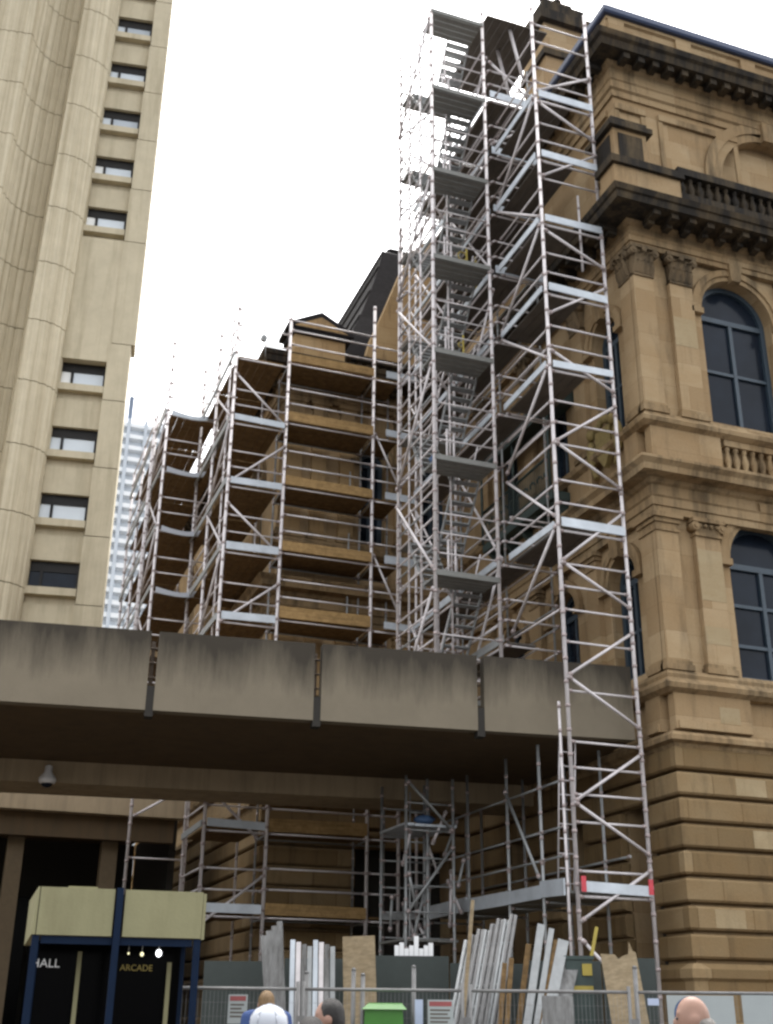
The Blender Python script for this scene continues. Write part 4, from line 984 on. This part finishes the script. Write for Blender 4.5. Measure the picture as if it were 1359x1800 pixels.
# ------------------------------------------------------------------ booth with cream fascia and blue posts
bo = thing('kiosk', SP(-3.03,13.6,GZ), 'kiosk with cream fascia and navy blue posts at lower left', 'kiosk')
c9, s9 = math.cos(R(6)), math.sin(R(6)); b0 = SP(-3.98,14.0,0)
def KB(u, w, z): return b0 + RT*0 + Vector((math.cos(R(6-10))*u + math.sin(R(6-10))*w, math.sin(R(6-10))*u - math.cos(R(6-10))*w, z))
KW = 1.88
for a, b in ((.03,.86), (.98,KW)):
    m = MB(); m.fbox(KB, a, b, -.02, .04, 2.43, 2.945); a > .5 or m.fbox(KB, a+.3, b-.2, -.1, .0, 2.945, 2.965); m.build('fascia_panel', CREAM, bo)
m = MB(); m.hexa([KB(-.08,-1.4,2.38),KB(.02,-1.4,2.38),KB(.02,.04,2.43),KB(-.02,.04,2.43),KB(-.08,-1.4,2.9),KB(.02,-1.4,2.9),KB(.02,.04,2.945),KB(0,.04,2.945)]); m.build('side_fascia', CREAM, bo); m = MB(); m.fbox(KB, KW+.005, KW+.04, -1.4, .035, 2.42, 2.93); m.build('side_fascia', CREAM, bo)
m = MB(); m.fbox(KB, 0, KW, -1.4, -.05, 2.44, 2.9); m.build('roof', DARK, bo)
for u, w in ((-.01,.08), (.88,.075), (KW-.075,.08), ):
    m = MB(); m.fbox(KB, u, u+w, -.03, .07 if u > .5 and u < 1 else .02, GZ, 2.425 if not .5 < u < 1 else 2.96); m.build('post', BLUEP, bo)
for u in (0., KW-.1):
    m = MB(); m.fbox(KB, u, u+.1, -1.38, -1.28, GZ, 2.43); m.build('post', BLUEP, bo)
m = MB(); m.fbox(KB, .09, KW-.09, -.035, -.0, 2.34, 2.42); m.build('header_rail', BLUEP, bo)
m = MB(); m.fbox(KB, .1, KW-.1, -.92, -.9, GZ, 2.43); m.build('glass_back', DARKGL, bo)
m = MB(); m.fbox(KB, .55, .6, -.89, -.85, GZ, 2.3); m.build('door_jamb', CREAM, bo); m = MB(); m.fbox(KB, 1.62, 1.67, -.89, -.85, GZ, 2.2); m.build('door_jamb', CREAM, bo)
def text(s, F, u, w, z, size, mat, name, parent, squeeze=1.):
    cu = bpy.data.curves.new(name, 'FONT'); cu.body = s; cu.size = size; cu.extrude = .004
    to = bpy.data.objects.new(name+'_src', cu); C.objects.link(to); dg = bpy.context.evaluated_depsgraph_get(); dg.update()
    me = bpy.data.meshes.new_from_object(to.evaluated_get(dg)); C.objects.unlink(to); bpy.data.objects.remove(to)
    m = MB(); m.add([F(u + v.co.x*squeeze, w + v.co.z, z + v.co.y) for v in me.vertices], [list(p.vertices) for p in me.polygons])
    bpy.data.meshes.remove(me)
    return m.build(name, mat, parent)
text('HALL', KB, .02, -.885, 2.12, .135, WHITE, 'lettering', bo, 1.05); text('ARCADE', KB, 1.06, -.885, 2.1, .1, GOLD, 'lettering', bo)
for u, z, r_, mt in ((1.5,2.3,.035,LAMP), (1.3,2.285,.022,LAMPW), (1.14,2.29,.012,LAMPW)):
    m = MB(); m.ell(KB(u,-.8,z), r_, r_, r_*1.2); 
    q = m.build('lamp_globe', mt, bo); m = MB(); m.tube(KB(u,-.8,z+r_), KB(u,-.8,2.44), .006, 6); m.build('lamp_stem', STEELD, q)

# ------------------------------------------------------------------ people
def remesh(mb, voxel, name, mat, parent):
    o = mb.build(name+'_src', mat); md = o.modifiers.new('r', 'REMESH'); md.mode = 'VOXEL'; md.voxel_size = voxel; md.use_smooth_shade = True
    s2 = o.modifiers.new('s', 'SMOOTH'); s2.iterations = 4; s2.factor = .5
    dg = bpy.context.evaluated_depsgraph_get(); dg.update(); me = bpy.data.meshes.new_from_object(o.evaluated_get(dg)); me.name = name
    old = o.data; C.objects.unlink(o); bpy.data.objects.remove(o); bpy.data.meshes.remove(old)
    n = bpy.data.objects.new(name, me); C.objects.link(n); n.parent = parent; ROOTS[n.name] = Vector()
    return n
def cap_(m, p, q, r0, r1): m.tube(p, q, r0, 12, 0, r1); m.ell(p, r0, r0, r0, 12, 8); m.ell(q, r1, r1, r1, 12, 8)
def person(s, d, base, h, turn, label, shirt, trousers, hair=None, cap=None, stoop=0., fringe=None):
    t = thing('person', SP(s,d,base), label, 'person'); ROOTS[t.name] = Vector()     # local coordinates, faces +y before turning
    t.rotation_euler.z = R(turn); k = h/1.75
    V = lambda x, y, z: Vector((x*k, y*k + (stoop*1.1*max(0, min(1, (z-1.3)/.25)) if stoop else 0), z*k - (stoop*max(0, min(1, (z-1.38)/.2)) if stoop else 0)))
    m = MB()
    m.ell(V(0,.01,1.63), .076*k, .098*k, .118*k); m.ell(V(0,.035,1.565), .055*k, .068*k, .065*k)          # skull, jaw
    m.ell(V(0,.112,1.60), .013*k, .02*k, .026*k); m.ell(V(0,.098,1.552), .024*k, .012*k, .01*k); m.ell(V(0,.09,1.655), .055*k, .014*k, .012*k)
    for e in (-1, 1): m.ell(V(e*.078,0,1.615), .012*k, .026*k, .034*k)
    cap_(m, V(0,-.01,1.42), V(0,0,1.56), .062*k, .055*k)
    m.ell(V(0,-.005,1.28), .17*k, .105*k, .17*k); m.ell(V(0,0,1.08), .145*k, .1*k, .2*k); m.ell(V(0,0,.93), .165*k, .115*k, .13*k); cap_(m, V(-.15,0,1.4), V(.15,0,1.4), .06*k, .06*k)
    for e in (-1, 1):
        cap_(m, V(e*.19,0,1.38), V(e*.24,-.02,1.09), .052*k, .04*k); cap_(m, V(e*.24,-.02,1.09), V(e*.25,.06,.85), .039*k, .027*k)
        m.ell(V(e*.25,.075,.79), .018*k, .036*k, .055*k)
        for q, (dy, L) in enumerate(((-.025,.06),(-.008,.075),(.01,.08),(.028,.07))):
            cap_(m, V(e*.25,.075+dy,.75), V(e*.247,.08+dy*1.05,.75-L*.55), .0095*k, .009*k); cap_(m, V(e*.247,.08+dy*1.05,.75-L*.55), V(e*.238,.09+dy,.75-L), .009*k, .008*k)
        cap_(m, V(e*.248,.11,.8), V(e*.24,.135,.745), .011*k, .009*k)
        cap_(m, V(e*.09,0,.9), V(e*.095,.01,.5), .08*k, .055*k); cap_(m, V(e*.095,.01,.5), V(e*.1,-.02,.09), .053*k, .036*k); m.ell(V(e*.1,.06,.04), .045*k, .12*k, .04*k)
    body = remesh(m, .012*k, 'body', SKIN, t)
    for e in (-1, 1):
        m = MB(); m.ell(V(e*.03,.098,1.628), .011*k, .008*k, .008*k, 10, 8); m.build('eye', EYE, t)
    m = MB(); m.ell(V(0,-.005,1.28), .182*k, .12*k, .175*k); m.ell(V(0,0,1.08), .16*k, .116*k, .2*k); m.ell(V(0,0,.95), .172*k, .122*k, .1*k); cap_(m, V(-.15,0,1.4), V(.15,0,1.4), .069*k, .069*k); cap_(m, V(0,-.01,1.38), V(0,-.005,1.45), .075*k, .068*k)
    for e in (-1, 1): cap_(m, V(e*.19,0,1.38), V(e*.235,-.018,1.12), .064*k, .054*k)
    remesh(m, .014*k, 'shirt', shirt, t)
    m = MB(); m.ell(V(0,0,.93), .174*k, .124*k, .11*k)
    for e in (-1, 1): cap_(m, V(e*.09,0,.9), V(e*.095,.01,.5), .09*k, .067*k); cap_(m, V(e*.095,.01,.5), V(e*.1,-.02,.1), .066*k, .055*k)
    remesh(m, .014*k, 'trousers', trousers, t)
    for e in (-1, 1):
        m = MB(); m.ell(V(e*.1,.06,.04), .052*k, .13*k, .045*k); m.build('shoe', CLOTHD, t)
    if hair:
        m = MB(); m.ell(V(0,-.012,1.652), .085*k, .103*k, .108*k); m.ell(V(0,-.05,1.61), .08*k, .068*k, .1*k)
        m.v = [p for p in m.v]; o = remesh(m, .012*k, 'hair', hair, t)
    if fringe:      # short grey hair round the back and sides
        m = MB(); m.ell(V(0,-.035,1.59), .083*k, .085*k, .055*k); o = remesh(m, .01*k, 'hair', fringe, t)
    if cap:
        m = MB(); m.lathe(V(0,0,1.66), [(.103*k,0),(.104*k,.03*k),(.095*k,.065*k),(.07*k,.095*k),(.03*k,.112*k),(.004,.115*k)], 20)
        m.xf(Matrix.Diagonal((.92,1.08,1,1))); m.lathe(V(0,0,1.77), [(.012*k,0),(.01*k,.012*k)], 8); m.poly([V(-.08,.08,1.665), V(-.06,.16,1.655), V(0,.185,1.65), V(.06,.16,1.655), V(.08,.08,1.665)], (0,0,.008*k))
        m.lathe(V(0,0,1.663), [(.1045*k,0),(.1065*k,.008*k),(.1045*k,.016*k)], 20)
        for q in range(6):
            a = math.pi*q/3
            for (r0,z0),(r1,z1) in zip([(.104,.03),(.096,.065),(.071,.095),(.03,.112)], [(.096,.065),(.071,.095),(.03,.112),(.004,.116)]):
                m.tube(V(r0*math.cos(a)*.92,r0*math.sin(a)*1.08,1.66+z0), V(r1*math.cos(a)*.92,r1*math.sin(a)*1.08,1.66+z1), .003, 5)
        m.build('cap', cap, t)
    return t
person(-.55, 6.0, 0, 1.63, -20, 'person in a round white cap nearest the camera, seen from behind', CLOTHL, CLOTHD, HAIRD, CLOTHW)
person(-.36, 6.2, 0, 1.60, -25, 'person with short black hair low at the bottom edge, seen from behind', CLOTHD, CLOTHD, HAIRD)
person(-1.27, 13.6, GZ, 1.87, -10, 'person with fair hair and blue jacket behind the white cap', CLOTHB, CLOTHD, HAIRB, None, .13)
person(-.40, 9.0, 0, 1.72, 70, 'person with dark hair in side view, facing left before the metal planks', CLOTHD, CLOTHD, HAIRD)
person(1.74, 7.2, 0, 1.735, 55, 'bald person in a pale blue shirt in front of the white notice board', CLOTHL, CLOTHB, fringe=hairm('grey_hair', (.22,.20,.18)))

# ------------------------------------------------------------------ camera, light
Zc = Vector((727-679.5, 3877+900, -2062)).normalized()
Yd = Vector((-150-679.5, -(1782-900), -2062)); Yd = (Yd - Zc*Yd.dot(Zc)).normalized(); Xc = Yd.cross(Zc)
M = Matrix((Xc, Yd, Zc)).to_4x4(); M.translation = (0,0,1.6)
cd = bpy.data.cameras.new('camera'); cam = bpy.data.objects.new('camera', cd); C.objects.link(cam); cam.matrix_world = M
cd.sensor_fit = 'VERTICAL'; cd.sensor_height = 36; cd.lens = 36*2062/1800; cd.clip_end = 2000; sc.camera = cam

w = bpy.data.worlds.new('World'); sc.world = w; w.use_nodes = True; nt = w.node_tree
bg = nt.nodes['Background']; sk = nt.nodes.new('ShaderNodeTexSky'); sk.sky_type = 'NISHITA'; sk.sun_disc = False
SE, SA = 64, 35     # sun elevation, compass bearing (from +y clockwise)
sk.sun_elevation = R(SE); sk.sun_rotation = R(SA); sk.air_density = 1.; sk.dust_density = 4.; sk.ozone_density = 1.
hs_ = nt.nodes.new('ShaderNodeHueSaturation'); hs_.inputs['Saturation'].default_value = .12
nt.links.new(sk.outputs[0], hs_.inputs['Color']); nt.links.new(hs_.outputs[0], bg.inputs[0]); bg.inputs[1].default_value = .15
sd = bpy.data.lights.new('sun', 'SUN'); sd.energy = .5; sd.angle = R(25); sd.color = (1,.95,.87); so = bpy.data.objects.new('sun', sd); C.objects.link(so)
dv = Vector((math.sin(R(SA))*math.cos(R(SE)), math.cos(R(SA))*math.cos(R(SE)), math.sin(R(SE))))
so.rotation_euler = dv.to_track_quat('Z', 'Y').to_euler()
vs_ = sc.view_settings; vs_.view_transform = 'Standard'; vs_.look = 'None'; vs_.exposure = 2.0
sc.cycles.filter_width = 2.6; vs_.gamma = 1
